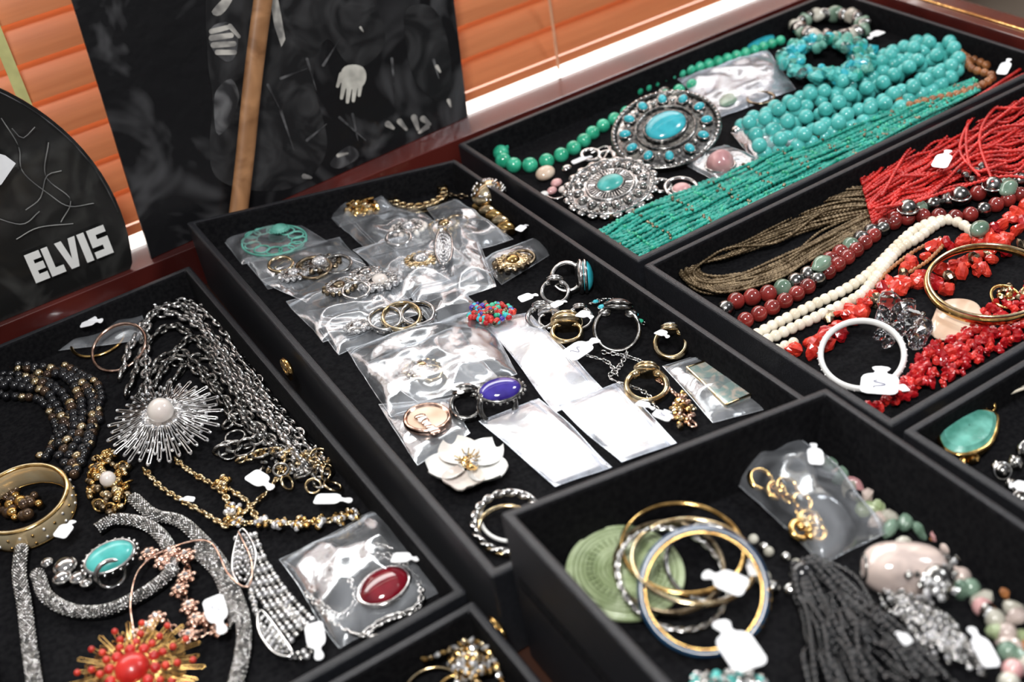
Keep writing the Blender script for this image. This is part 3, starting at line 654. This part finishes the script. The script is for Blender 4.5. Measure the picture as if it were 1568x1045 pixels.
for (u,v,R) in [(590,490,24),(615,486,28),(640,482,24)]: 
    c,a,b,nn,Rw,rw,mb=bangle(T,u,v,R,3.2,'silver' if u!=615 else 'palegold',.25,None,r2=6,h0=.006)
    for i in range(18):
        t=i*math.pi/9; mb.ell(c+(Rw+rw)*(a*math.cos(t)+b*math.sin(t)),rw*.7,'silverdark',k=2)
    mb.obj('silver_cuff_bracelet')
mb=MB(); cluster(mb,T,752,478,38,17,130,['coral','turqblue','cobalt','malachite','redseed','bronze','chipred'],4.2,.010,.006); mb.obj('multicolor_bead_brooch')
fring('turquoise_dome_ring',T,868,425,22,'silver','turqblue',24,.75,4,dirpx=(30,-2)); 
fring('silver_ring',T,850,448,20,'silver','crystal',12,.5,3.5); fring('silver_ring',T,828,487,20,'silver','blackbead',12,.45,3.5); fring('shell_ring',T,868,510,22,'palegold','pearl',22,.2,4)
fring('onyx_ring',T,945,505,33,'silverdark','blackbead',20,.75,3.5,dirpx=(2,-30)); fring('gold_ring',T,1027,527,23,'palegold','crystal',15,.6,4.5); fring('gold_ring',T,990,592,30,'palegold','bronze',18,.3,5)
fring('silver_ring',T,888,488,18,'silver','silverdark',10,.5,3); fring('shell_ring',T,842,492,16,'silver','pearl',16,.3,3)
mb=MB()
for (u,v,r) in [(912,462,5),(922,470,7),(935,463,8),(948,460,7),(962,468,6),(972,482,7),(980,492,6)]: cab(mb,T,u,v,r,r*.8,'turqblue' if r!=6 else 'malachite','silver',0,.007,4,bead=False)
chain(mb,T.path([(905,465),(930,458),(965,465),(985,495)],.005),.005,.0035,.0006,'silver'); mb.obj('turquoise_stud_bracelet')
mb=MB(); cab(mb,T,766,597,32,22,'cobalt','silverdark',-12,.018,face=.3); mb.ring(T.p(762,622,.010),T.s(760,610,28),T.s(760,610,5),'silverdark',nz(T.ex),nz(T.ey*.5+T.N),n=36)
mb.obj('blue_stone_ring')
fring('silver_ring',T,714,622,22,'silverdark','silver',18,.55,4.5)
mb=MB(); c=T.p(655,648,.005); R=T.s(655,648,36); mb.lathe(c,T.fr(),[(0,.004),(R*.85,.004),(R*.88,.006),(R,.006),(R*1.03,.003),(R,0),(0,0)],'rosegold'); mb.lathe(c,T.fr(),[(0,.0046),(R*.84,.0044)],'shell')
for i in range(7): mb.ell(T.p(643+i*4,638+i*4,.011),(.0045,.003,.001),'pearl' if i%2 else 'rosegold',T.fr(i*30),3)
mb.obj('cameo_coin_brooch')
mb=MB(); c=T.p(717,718,.006); R=T.s(717,718,62)
for i in range(5):
    t=2*math.pi*i/5+.35; d=T.ex*math.cos(t)+T.ey*math.sin(t); petal(mb,c+d*R*.1,d,np.cross(T.N,d),T.N,R*.92,R*1.05,'pearl' if i%2 else 'white',.22)
cluster(mb,T,717,708,14,11,24,['palegold','crystal','gold'],4,.013,.004,nug=.2)
for i in range(12):
    t=i*math.pi/6; d=T.ex*math.cos(t)+T.ey*math.sin(t); mb.tube([c+T.N*.006,c+d*R*.32+T.N*.011],.0006,'palegold',5)
mb.obj('white_flower_brooch')
bangle(T,778,800,52,6,'silver',.35,'twisted_bangle',twist=9); bangle(T,776,812,44,4,'palegold',.3); bangle(T,782,790,46,3,'white',.3)
mb=MB(); chain(mb,T.path([(1010,585),(1030,600),(1045,620),(1060,650)],.006),.008,.006,.0011,'rosegold'); cluster(mb,T,1045,628,18,26,36,['rosegold','gold','palegold'],5,.005,.005,nug=.2); mb.obj('gold_charm_bracelet')
mb=MB(); 
for P in [[(960,540),(950,560),(935,580),(985,600),(1005,625)],[(900,545),(930,555),(945,575)],[(925,540),(955,545),(985,555)]]: chain(mb,T.path(P,.004),.005,.0035,.0006,'silver',10,4)
mb.obj('fine_silver_chain')
for e in [((868,548),(916,520),34),((795,460),(824,452),18),((1010,642),(1024,630),30),((1006,508),(1024,518),16),((793,354),(808,345),14),((698,588),(706,604),22),((975,617),(1002,628),14),((885,480),(908,488),20),((845,470),(868,462),14)]: tag(T,e[0],e[1],e[2],.02 if e[0][0]!=868 else .018)
# =================== TRAY C ===================
T=TC; mb=MB()
P=T.path([(1195,62),(1150,78),(1090,97),(1030,115),(975,138),(925,155),(880,175),(835,190),(795,204),(770,222),(768,243),(792,254),(825,250),(858,238),(888,220),(912,200),(940,183),(975,165),(1015,148),(1060,130)],.006)
strand(mb,P[:10],T.s(1000,130,8),'malachite',4,r1=T.s(780,230,12.5)); strand(mb,P[9:],T.s(780,230,12.5),'malachite',5,r1=T.s(1000,150,9)); mb.obj('green_bead_necklace')
def concho(name,u,v,R,sq,base,stone,sc,h=.006,n=12,cr=(.36,.3),face=.3,scal=False):
    mb=MB(); Rw=T.s(u,v,R); Rb=Rw*sq; fr=T.tfr(u,v,face); ex,ey,N=fr; st=math.sqrt(max(0,1-N.dot(T.N)**2)); c=T.p(u,v,h+Rb*st)
    mb.ell(c,(Rw*.97,Rb*.97,Rw*.09),base,fr,12)
    for f,t in ((1,.045),(.56,.03)): mb.ring(c+N*Rw*(.03 if f==1 else .09),Rw*f,Rw*t,base,ex,ey,Rb*f,n=64,seg=8)
    for i in range(60):
        t=2*math.pi*i/60; mb.ell(c+ex*Rw*.99*math.cos(t)+ey*Rb*.99*math.sin(t)+N*Rw*.07,Rw*.032,'silverdark' if base=='bronze' else 'silver',k=2)
    for i in range(n):
        t=2*math.pi*i/n; q=c+ex*Rw*.77*math.cos(t)+ey*Rb*.77*math.sin(t)+N*Rw*.1; d=nz(ex*math.cos(t)+ey*math.sin(t)); s=np.cross(N,d)
        mb.ell(q,(Rw*sc,Rw*sc*.75,Rw*.07),stone,(d,s,N),5); mb.ring(q-N*.0005,Rw*sc*1.1,Rw*.022,'silverdark',d,s,Rw*sc*.85,n=18,seg=5)
        t+=math.pi/n; q=c+ex*Rw*.72*math.cos(t)+ey*Rb*.72*math.sin(t)+N*Rw*.1; mb.ell(q,Rw*.045,'silver',k=2)
    mb.ell(c+N*Rw*.13,(Rw*cr[0],Rw*cr[1]*sq,Rw*.13),'turqblue' if stone!='silver' else 'turq',fr,10); mb.ring(c+N*Rw*.12,Rw*cr[0]*1.04,Rw*.035,'silverdark',ex,ey,Rw*cr[1]*1.06*sq,n=40,seg=8)
    if scal:
        for i in range(22):
            t=i*math.pi/11; mb.ell(c+Rw*1.02*(ex*math.cos(t)+ey*sq*math.sin(t)),(Rw*.13,Rw*.13,Rw*.05),'silver',fr,k=4)
        for i in range(40):
            t=i*math.pi/20; d=ex*math.cos(t)+ey*sq*math.sin(t); mb.tube([c+d*Rw*.36+N*Rw*.12,c+d*Rw*.52+N*Rw*.12],Rw*.02,'silver',5)
    mb.obj(name)
concho('turquoise_concho_pendant',1020,200,80,.92,'silverdark','turqblue',.105,.006,cr=(.40,.34),face=.32); concho('silver_concho_pendant',935,287,66,.9,'silver','silver',.10,.005,16,(.32,.28),.2,True)
mb=MB()
for (u,v,r) in [(895,325,8),(915,328,8),(935,330,8),(880,318,6)]: mb.ell(T.p(u,v,.003),T.s(u,v,r),'bronzebead',k=4)
mb.obj('dark_bead_fringe')
bag(T,[(1038,122),(1175,78),(1218,140),(1098,182)],.003,.007,61,'packet',.006); bag(T,[(1040,250),(1110,225),(1172,248),(1120,292)],.003,.006,62); bag(T,[(1120,205),(1180,180),(1230,215),(1160,250)],.003,.006,63)
mb=MB(); mb.nug(T.p(1103,250,.012),T.s(1103,250,19),'pink',.12,6,True); mb.ring(T.p(1103,252,.009),T.s(1103,250,22),.0012,'silver',T.ex,T.ey); mb.obj('pink_stone_pendant')
mb=MB(); mb.ell(T.p(1118,150,.008),(T.s(1115,150,28),T.s(1115,150,14),.003),'greenstone',T.fr(30),6); mb.ring(T.p(1165,150,.008),T.s(1165,150,20),.0015,'bronze',T.ex,T.ey); mb.obj('jade_pendant')
mb=MB()
for (u,v,r,m) in [(835,265,17,'shell'),(852,280,10,'pink'),(845,292,9,'pink'),(862,290,8,'pearl'),(833,298,8,'white'),(868,258,9,'silver'),(1016,140,12,'silverdark'),(1130,70,9,'bronzebead'),(1128,198,9,'silver')]: mb.ell(T.p(u,v,.006),(T.s(u,v,r),T.s(u,v,r*.8),T.s(u,v,r*.6)),m,T.fr(20),6)
for (u,v,r) in [(1043,288,24),(1012,285,15),(905,238,14),(930,240,12)]: mb.ring(T.p(u,v,.005),T.s(u,v,r),T.s(u,v,3.5),'silver',T.ex,nz(T.ey+T.N*.2)); 
cab(mb,T,1043,288,14,13,'pink','silver',0,.004); 
for P in [[(905,235),(930,225),(940,250),(915,262)],[(935,225),(920,250),(905,262)],[(870,300),(850,305),(835,300)]]: mb.tube(spl(T.path(P,.006),.003),.0012,'silver',6)
mb.obj('pink_pearl_earrings')
mb=MB(); rr=T.s(1250,170,11.3)
tb=[(1140,190),(1200,158),(1270,128),(1340,92),(1400,66),(1448,62)]; bb=[(1172,236),(1250,216),(1325,184),(1400,150),(1455,120),(1470,100)]
for j,f in enumerate([0,.25,.5,.75,1]):
    P=[(a[0]*(1-f)+b[0]*f,a[1]*(1-f)+b[1]*f) for a,b in zip(tb,bb)]; strand(mb,T.path(P,rr),rr*(1.02-.06*(j%2)),'turq',5,jit=.0015,r1=rr*1.05)
for f in (.15,.5,.85):
    P=[(a[0]*(1-f)+b[0]*f,a[1]*(1-f)+b[1]*f-6) for a,b in zip(tb,bb)]; strand(mb,T.path(P,rr*2.3)[:6],rr,'turq',5,jit=.002,gap=1.3)
mb.obj('turquoise_bead_necklace')
mb=MB()
for k_ in range(230):
    t=rng.uniform(0,2*math.pi); q=rng.uniform(.6,1.1); u=1268+68*q*math.cos(t); v=90+30*q*math.sin(t); mb.nug(T.p(u,v,.006+rng.uniform(0,.020)),T.s(u,v,rng.uniform(5,9)),['turq','turqblue','teal','turqgreen','clearglass','turq'][k_%6],.3)
for k_ in range(3): mb.ring(T.p(1268,90,.01+.004*k_),T.s(1265,88,62),.0008,'silver',T.ex,T.ey)
mb.obj('turquoise_chip_bracelet')
mb=MB()
for k_ in range(22):
    t=k_*2*math.pi/22; u=1272+50*math.cos(t); v=40+18*math.sin(t); mb.nug(T.p(u,v,.012),T.s(u,v,12),['silverdark','greenstone','silverdark','palestone'][k_%4],.2,4,True)
mb.obj('grey_stone_bracelet')
mb=MB(); mb.ell(T.p(1165,64,.006),(T.s(1165,64,28),T.s(1165,64,14),.004),'turqblue',T.fr(10),6); mb.obj('turquoise_oval_pendant')
mb=MB(); strand(mb,T.path([(1452,68),(1475,85),(1488,105),(1520,118),(1480,140),(1430,152),(1385,162),(1375,150)],.010),T.s(1450,110,6.5),'woodbead',4,gap=.9); strand(mb,T.path([(1460,75),(1490,90),(1510,100)],.004),T.s(1450,110,7),'woodbead',4,gap=.9); mb.obj('wooden_bead_strand')
mb=MB(); tb=[(918,356),(990,318),(1080,280),(1180,238),(1300,190),(1400,155),(1490,122)]; bb=[(975,397),(1060,360),(1150,315),(1240,272),(1330,228),(1420,182),(1500,138)]
for j in range(48):
    lay=j//16; P=band(T,tb,bb,(j%16)/15,.075,.0025+lay*.0028,.003)
    beadtube(mb,P,.0021,'teal',seg=5,steps=4)
    if lay==2: strand(mb,[p+T.N*.001 for p in P],.0017,['bronze','malachite'],2,gap=6,jit=.0008)
mb.obj('teal_seed_bead_necklace')
tag(T,(1533,114),(1546,90),16,.02); tag(T,(1350,48),(1330,60),16,.02); tag(T,(876,250),(907,240),12,.012)
# =================== TRAY C2 ===================
T=TC2; mb=MB()
tb=[(1318,276),(1362,238),(1422,196),(1500,150),(1580,100),(1660,60)]; bb=[(1335,340),(1385,312),(1450,285),(1520,268),(1590,255),(1670,235)]
for j in range(72):
    lay=j//24; P=band(T,tb,bb,(j%24)/23,.055,.003+lay*.004,.006)
    beadtube(mb,P,.00175,'redseed',seg=5,steps=4)
for a in [((1560,120),(1500,150),(1480,200),(1490,260),(1540,250)),((1600,130),(1530,160),(1500,210),(1520,280)),((1568,150),(1480,220),(1440,260),(1380,290)),((1620,130),(1540,150),(1490,180),(1470,230),(1500,270)),((1350,300),(1400,220),(1480,170),(1560,165)),((1380,270),(1450,260),(1520,200),(1580,190)),((1340,320),(1420,300),(1490,240),(1570,230)),((1400,310),(1460,290),(1540,270),(1600,280))]: beadtube(mb,T.path(a,.02),.00175,'redseed')
mb.obj('red_seed_bead_necklace')
mb=MB()
for j in range(38):
    g=lambda s=6: rng.normal()*s
    k_=j/37; hh=rng.uniform(.002,.010)
    P=[(1345+g(3),285+k_*38),(1270+g(4),288+k_*52+g(4)),(1190+g(4),318+k_*48+g(5)),(1120+g(4),347+k_*42+g(3)),(1068+16*k_+g(4),373+k_*28),(1042+26*k_+g(3),410+g(4)),(1064+18*k_+g(3),438-k_*12+g(3)),(1120+g(),446-k_*24+g(3)),(1190+g(),424-k_*22+g(4)),(1260+g(),386-k_*26+g(4)),(1335+g(3),345-k_*22)]
    beadtube(mb,[T.p(u,v,hh+.002*rng.random()) for u,v in P],.0015,'brownseed',seg=5,steps=4)
mb.obj('bronze_seed_bead_necklace')
def multi(name,P,r,ms,**k):
    mb=MB(); strand(mb,T.path(P,T.s(P[0][0],P[0][1],r)),T.s(P[0][0],P[0][1],r),ms,**k); mb.obj(name)
multi('red_agate_bead_necklace',[(1100,488),(1125,462),(1175,450),(1230,425),(1280,392),(1340,352),(1400,322),(1460,305),(1520,290),(1600,262)],14,lambda i:'silverdark' if i%6 in(0,1) else ('agate' if i%6<5 else 'greenstone'),k=5,gap=.92)
multi('red_agate_bead_necklace',[(1120,500),(1160,482),(1220,450),(1290,400),(1360,345),(1420,330),(1480,330),(1580,290)],13,lambda i:'agate' if i%7 else 'silverdark',k=5,gap=.95)
mb=MB()
for o in (0,15): strand(mb,T.path([(1148+o,518+o*.5),(1200+o,490+o*.8),(1250+o,465+o*.9),(1300+o,440+o*.9),(1335+o*.3,415+o*.8),(1375,375+o*.6),(1405,350+o),(1445,335+o*.2),(1475,345),(1500,365)],.006),T.s(1250,470,9),'cream',4,gap=.8)
strand(mb,T.path([(1150,520),(1165,550),(1190,535),(1215,525)],.006),T.s(1250,470,8),'cream',4,gap=.8)
mb.obj('cream_bead_necklace')
mb=MB(); r=T.s(1300,480,11)
for P in [[(1180,552),(1215,540),(1260,512),(1310,478),(1370,450),(1430,415),(1490,400),(1560,345),(1600,320)],[(1200,560),(1250,530),(1300,500),(1330,460),(1400,430),(1450,440)],[(1480,400),(1520,360),(1545,330),(1580,310)],[(1270,490),(1330,455),(1380,430),(1480,420),(1540,390)],[(1380,420),(1430,380),(1500,370),(1560,380)]]: strand(mb,T.path(P,r),r,lambda i:'coral' if i%5 else ('chipred' if i%2 else 'bronze'),nug=.35,jit=.002,gap=.95)
mb.obj('coral_nugget_necklace')
mb=MB()
for w in range(9): P=[(1335+w*6,628-w*3+w),(1400+w*4,600-w*9),(1440+w*2,585-w*8),(1500+w,550-w*8),(1570,520-w*9),(1620,495-w*9)]; strand(mb,[p+T.N*rng.uniform(0,.006) for p in T.path(P,.005)],T.s(1450,560,6.2),['chipred','redseed','chipred'],nug=.4,jit=.0018,gap=.95)
mb.obj('red_coral_chip_necklace')
mb=MB(); beadtube(mb,T.path([(1340,440),(1360,415),(1400,385),(1440,365)],.006),.002,'woodbead'); beadtube(mb,T.path([(1350,450),(1380,425),(1420,400),(1450,370)],.006),.002,'woodbead'); mb.obj('wooden_bead_strand')
bangle(T,1512,434,86,4,'gold',.12,r2=6,h0=.012); bangle(T,1515,428,84,2.5,'palegold',.1,h0=.024)
c,a,b,nn,Rw,rw,mb=bangle(T,1320,543,60,4.5,'white',.4,None,r2=6); 
for i in range(40):
    t=i*math.pi/20; mb.ell(c+(Rw+rw)*(a*math.cos(t)+b*math.sin(t)),rw*.35,'crystal',k=2)
mb.obj('white_bangle')
mb=MB()
for i,(u,v,r_) in enumerate([(1362,462,20),(1378,478,22),(1395,492,24),(1405,515,20),(1352,485,16),(1372,505,16),(1348,512,12),(1415,500,16),(1390,470,16),(1358,525,10)]):
    mb.nug(T.p(u,v,.013+.003*(i%2)),T.s(u,v,r_)*A([1,.8,.75]),'clearglass',.25,3)
for i in range(8): mb.ell(T.p(1350+i*9,500-abs(i-4)*6,.008),T.s(1385,490,5),'silverdark',k=3)
mb.obj('crystal_nugget_bracelet')
mb=MB(); mb.nug(T.p(1462,487,.006),(T.s(1462,487,58),T.s(1462,487,34),.004),'shell',.12,10,True,T.fr(25)); mb.obj('shell_pendant')
mb=MB(); cluster(mb,T,1550,450,22,12,24,['gold','palegold','bronze'],5,.008,.006,nug=.2); mb.ring(T.p(1540,455,.01),T.s(1540,455,22),.0012,'gold',T.ex,nz(T.ey+T.N*.4)); mb.obj('gold_charm_pendant')
mb=MB()
for (u,v,r) in [(1465,262,7),(1480,270,7),(1495,262,8),(1505,255,6),(1490,275,6)]: mb.nug(T.p(u,v,.016),T.s(u,v,r),'silverdark',.2,4)
for (u,v) in [(1390,320),(1470,300),(1520,285)]: mb.ell(T.p(u,v,.014),T.s(u,v,15),'silverdark',k=5); mb.ring(T.p(u,v,.014),T.s(u,v,15),.001,'silver',T.ex,T.ey)
for (u,v) in [(1258,405),(1545,288),(1500,350)]: mb.nug(T.p(u,v,.014),(T.s(u,v,20),T.s(u,v,12),T.s(u,v,11)),'greenstone',.12,5,True,T.fr(10))
mb.obj('silver_and_stone_beads')
tag(T,(1345,604),(1350,562),54,.024); tag(T,(1390,594),(1370,600),18,.012); tag(T,(1437,257),(1453,230),24,.03); 
# =================== TRAY F ===================
T=TF; mb=MB()
P=[T.p(u,v,.008) for u,v in [(1440,660),(1465,640),(1500,634),(1524,640),(1522,670),(1505,690),(1470,700),(1444,688)]]
Q=spl(P,.004,True); cc=Q.mean(0)
for f0,f1,h0,h1,m in [(1.06,1.02,-.002,.003,'gold'),(1.0,.85,.003,.006,'turqgreen'),(.85,.5,.006,.0075,'turqgreen'),(.5,.02,.0075,.008,'turqgreen')]:
    G=np.stack([cc+(Q-cc)*f0+T.N*h0,cc+(Q-cc)*f1+T.N*h1]); G=np.concatenate([G,G[:,:1]],1); mb.grid(G,m)
mb.tube(cc+(Q-cc)*1.03+T.N*.002,.0017,'gold',8,True); cluster(mb,T,1478,702,24,6,14,['gold'],6,.004,.002,nug=.3)
mb.ring(T.p(1515,622,.01),T.s(1515,622,9),.0014,'gold',T.ex,nz(T.ey+T.N)); mb.obj('turquoise_slab_pendant')
mb=MB(); 
for o in (0,.003): mb.tube(spl([p+T.ex*o for p in T.path([(1515,620),(1540,605),(1580,590),(1620,570)],.01)],.004),.0014,'cream',6)
mb.obj('pendant_cord')
mb=MB()
for (u,v,r) in [(1535,722,12),(1555,710,12),(1570,690,14),(1550,745,11),(1565,765,12),(1525,715,7),(1590,720,16),(1580,670,12)]: mb.ell(T.p(u,v,.008),T.s(u,v,r),'silverdark',k=5); mb.ring(T.p(u,v,.008),T.s(u,v,r),.0012,'silver',*rframe()[:2])
mb.obj('silver_bead_necklace'); tag(T,(1575,748),(1545,745),22,.014)
# =================== TRAY D ===================
T=TD; mb=MB(); R=T.s(957,880,90); fr=T.tfr(957,880,.22); st_=math.sqrt(1-fr[2].dot(T.N)**2); c=T.p(957,880,.002+R*st_); prof=[(R*.02,.006),(R*.05,.0065),(R*.10,.0065)]
for i in range(11):
    r0=.12+.075*i; prof+=[(R*r0,.0048-.0002*i),(R*(r0+.015),.0068-.0002*i),(R*(r0+.05),.0068-.0002*i),(R*(r0+.062),.0048-.0002*i)]
prof+=[(R*.97,.004),(R*1.0,.002),(R*.98,0),(R*.02,0)]
mb.lathe(c,fr,prof,'jade',96)
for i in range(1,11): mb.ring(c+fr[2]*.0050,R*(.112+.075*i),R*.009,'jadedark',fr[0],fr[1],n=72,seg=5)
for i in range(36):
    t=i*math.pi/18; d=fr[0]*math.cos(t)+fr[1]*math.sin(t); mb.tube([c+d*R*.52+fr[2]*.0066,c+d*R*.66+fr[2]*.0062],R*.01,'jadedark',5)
mb.obj('jade_disc_pendant')
bangle(T,1045,838,88,3.6,'gold',.15,h0=.02); bangle(T,1062,858,88,3.6,'palegold',.05,h0=.026); bangle(T,1024,868,80,3.6,'bronze',.3,h0=.008,r2=6); bangle(T,1030,885,84,4,'silver',.55,az=(.5,0),h0=.004,name='twisted_bangle',twist=14)
bangle(T,1085,862,62,4,'silverdark',.45,h0=.01)
c,a,b,nn,Rw,rw,mb=bangle(T,1077,905,90,6.5,'navy',.85,None,r2=9); mb.ring(c,Rw*.93,rw*.35,'gold',a,b,n=72,seg=8,r2=rw*1.2)
tt=np.linspace(0,2*math.pi,160)
for i in range(16):
    q0=T.p(1168,905+i*5,.02); best=min(tt,key=lambda x:np.linalg.norm(c+Rw*(a*math.cos(x)+b*math.sin(x))-q0)); mb.nug(c+Rw*(a*math.cos(best)+b*math.sin(best)),rw*1.15,'gold',.2)
mb.obj('navy_enamel_bangle')
mb=MB()
for i,(u,v) in enumerate([(1188,752),(1205,748),(1228,770),(1240,800),(1225,812),(1165,735),(1250,815)]): mb.ring(T.p(u,v,.014),T.s(u,v,14+3*(i%2)),T.s(u,v,5),'gold',T.ex,nz(T.ey+T.N*.5),n=28)
cluster(mb,T,1238,803,18,20,20,['gold','palegold'],7,.012,.006); chain(mb,T.path([(1190,755),(1215,770),(1235,800)],.014),.01,.007,.0015,'gold'); mb.obj('gold_earrings')
bag(T,[(1112,732),(1193,664),(1362,818),(1258,868)],.004,.020,71,crum=.009,zipside=1); 
def st(P,r,ms,name,k=6,nug=0,gap=1.0,h=None):
    mb=MB(); rw=T.s(P[0][0],P[0][1],r); strand(mb,T.path(P,h or rw),rw,ms,k,nug=nug,gap=gap,jit=.001); mb.obj(name)
st([(1255,700),(1290,730),(1330,765),(1365,795),(1420,815),(1470,845),(1520,880),(1590,930)],13,['palestone','greenstone','greenstone','pink','quartz','jade'],'gemstone_bead_necklace',nug=.15)
st([(1275,715),(1310,760),(1345,800),(1400,840),(1440,870),(1480,900),(1520,950),(1560,1010)],13,['quartz','greenstone','palestone','silver','jade'],'gemstone_bead_necklace',nug=.15)
st([(1400,795),(1440,830),(1500,870),(1560,900),(1600,910)],12,['silver','palestone','woodbead','quartz'],'gemstone_bead_necklace')
st([(1470,880),(1510,930),(1540,980),(1550,1050)],15,['quartz','greenstone','pink','palestone'],'gemstone_bead_necklace')
st([(1500,850),(1540,890),(1560,950),(1575,1020)],14,['palestone','quartz','jade','woodbead'],'gemstone_bead_necklace',nug=.15)
mb=MB(); fr=T.fr(-35); c=T.p(1385,872,.022); V,Fc=csph(12); s=T.s(1385,872,1); V=np.sign(V)*np.abs(V)**.75; V=V*A([62,38,36])*s; mb.add(V@np.stack(fr)+c,Fc,'quartz')
for o in (-1,1): mb.ring(c+fr[0]*o*58*s,18*s,3*s,'silverdark',fr[1],fr[2])
mb.obj('rose_quartz_barrel_bead')
mb=MB(); mb.ell(T.p(1435,890,.026),T.s(1435,890,24),'silverdark',k=6)
for i in range(60): mb.nug(T.p(1435+rng.normal()*14,885+rng.normal()*14,.03),T.s(1435,890,5),'crystal' if i%2 else 'silverdark')
for j in range(26):
    u0=1340+j*3.5; v0=905+j*1.2; P=[(u0,v0),(u0+25+rng.normal()*5,v0+30),(u0+55+rng.normal()*6,v0+62),(u0+75+rng.normal()*8,v0+95+rng.normal()*6)]
    strand(mb,[p+T.N*rng.uniform(0,.008) for p in T.path(P,.012)],.0015,['crystal','silverdark','silver'],2,gap=1.1)
mb.obj('silver_tassel_pendant')
mb=MB()
for j in range(84):
    k_=j/83; u0=1212+32*k_+rng.normal()*2; v0=887-10*k_; e=(1262+200*k_+rng.normal()*18,1085-22*k_)
    P=[(u0,v0),(u0+6+56*k_,v0+45+rng.normal()*6),((u0+e[0])/2+14*math.sin(j)+8*k_,(v0+e[1])/2+rng.normal()*6),((u0+e[0]*3)/4+8*math.sin(j*2.1),(v0+e[1]*3)/4),e]
    beadtube(mb,[p+T.N*rng.uniform(0,.014) for p in T.path(P,.005)],.0019,'blackseed',seg=6,steps=4)
mb.ell(T.p(1228,880,.014),T.s(1228,880,20),'blackbead',k=6); mb.obj('black_bead_tassel')
st([(1150,830),(1180,845),(1210,860),(1235,872)],8,['palestone','silver'],'grey_bead_strand'); st([(1165,880),(1190,905),(1215,905)],12,['palestone','silverdark','silver'],'grey_bead_strand')
mb=MB(); cluster(mb,T,1115,1045,60,14,90,['silver','turq','crystal','silverdark'],7,.012,.006,nug=.2); mb.obj('silver_turquoise_brooch')
for e in [((1142,902),(1076,880),42),((1152,1024),(1100,952),56),((1520,1022),(1485,962),26),((1250,712),(1245,680),22),((1160,882),(1150,858),24),((1392,987),(1372,970),16)]: tag(T,e[0],e[1],e[2],.034)
# ---------------- lights ----------------
def area(name,loc,tgt,sx,sy,pw,col=(1,1,1)):
    l=bpy.data.lights.new(name,'AREA'); l.shape='RECTANGLE'; l.size=sx; l.size_y=sy; l.energy=pw; l.color=col
    o=bpy.data.objects.new(name,l); bpy.context.scene.collection.objects.link(o); o.location=loc
    o.rotation_euler=(Vector(tgt)-Vector(loc)).to_track_quat('-Z','Y').to_euler(); return o
area('daylight_outside_window',(.7,2.0,1.5),(.7,0,1.2),3.0,1.8,125,(1,.98,.95))
area('added_overhead_light',(-.15,-.1,2.1),(.5,.7,.8),.28,.28,20,(1,.985,.96))  # added lamp near the camera for front light and glints, no real fixture
area('added_overhead_light',(1.5,.3,2.1),(.5,.7,.8),.35,.35,9,(.95,.97,1))  # second added lamp, gives extra highlights from the right
w=bpy.data.worlds.new('w'); bpy.context.scene.world=w; w.use_nodes=True; nt=w.node_tree; bg=nt.nodes['Background']
tc=nt.nodes.new('ShaderNodeTexCoord'); sx=nt.nodes.new('ShaderNodeSeparateXYZ'); cr=nt.nodes.new('ShaderNodeValToRGB')
cr.color_ramp.elements[0].position=.0; cr.color_ramp.elements[0].color=(.03,.028,.025,1); cr.color_ramp.elements[1].position=.9; cr.color_ramp.elements[1].color=(.5,.5,.52,1)
nt.links.new(tc.outputs['Generated'],sx.inputs[0]); nt.links.new(sx.outputs['Z'],cr.inputs[0]); nt.links.new(cr.outputs[0],bg.inputs['Color']); bg.inputs['Strength'].default_value=.8
# ---------------- camera ----------------
cd=bpy.data.cameras.new('cam'); co=bpy.data.objects.new('camera',cd); bpy.context.scene.collection.objects.link(co)
from mathutils import Matrix
right=A([Xc[0],Yc[0],Zc[0]]); down=A([Xc[1],Yc[1],Zc[1]]); fwd=A([Xc[2],Yc[2],Zc[2]])
M=Matrix(((right[0],-down[0],-fwd[0],CAM[0]),(right[1],-down[1],-fwd[1],CAM[1]),(right[2],-down[2],-fwd[2],CAM[2]),(0,0,0,1)))
co.matrix_world=M; cd.sensor_width=36; cd.lens=F/1568*36; cd.clip_start=.02
cd.dof.use_dof=True; cd.dof.focus_distance=TB.hit(860,520)[1]; cd.dof.aperture_fstop=5.2
bpy.context.scene.camera=co
bpy.context.scene.view_settings.view_transform='Standard'
print('objs',len(bpy.data.objects),'faces',sum(len(m.polygons) for m in bpy.data.meshes))
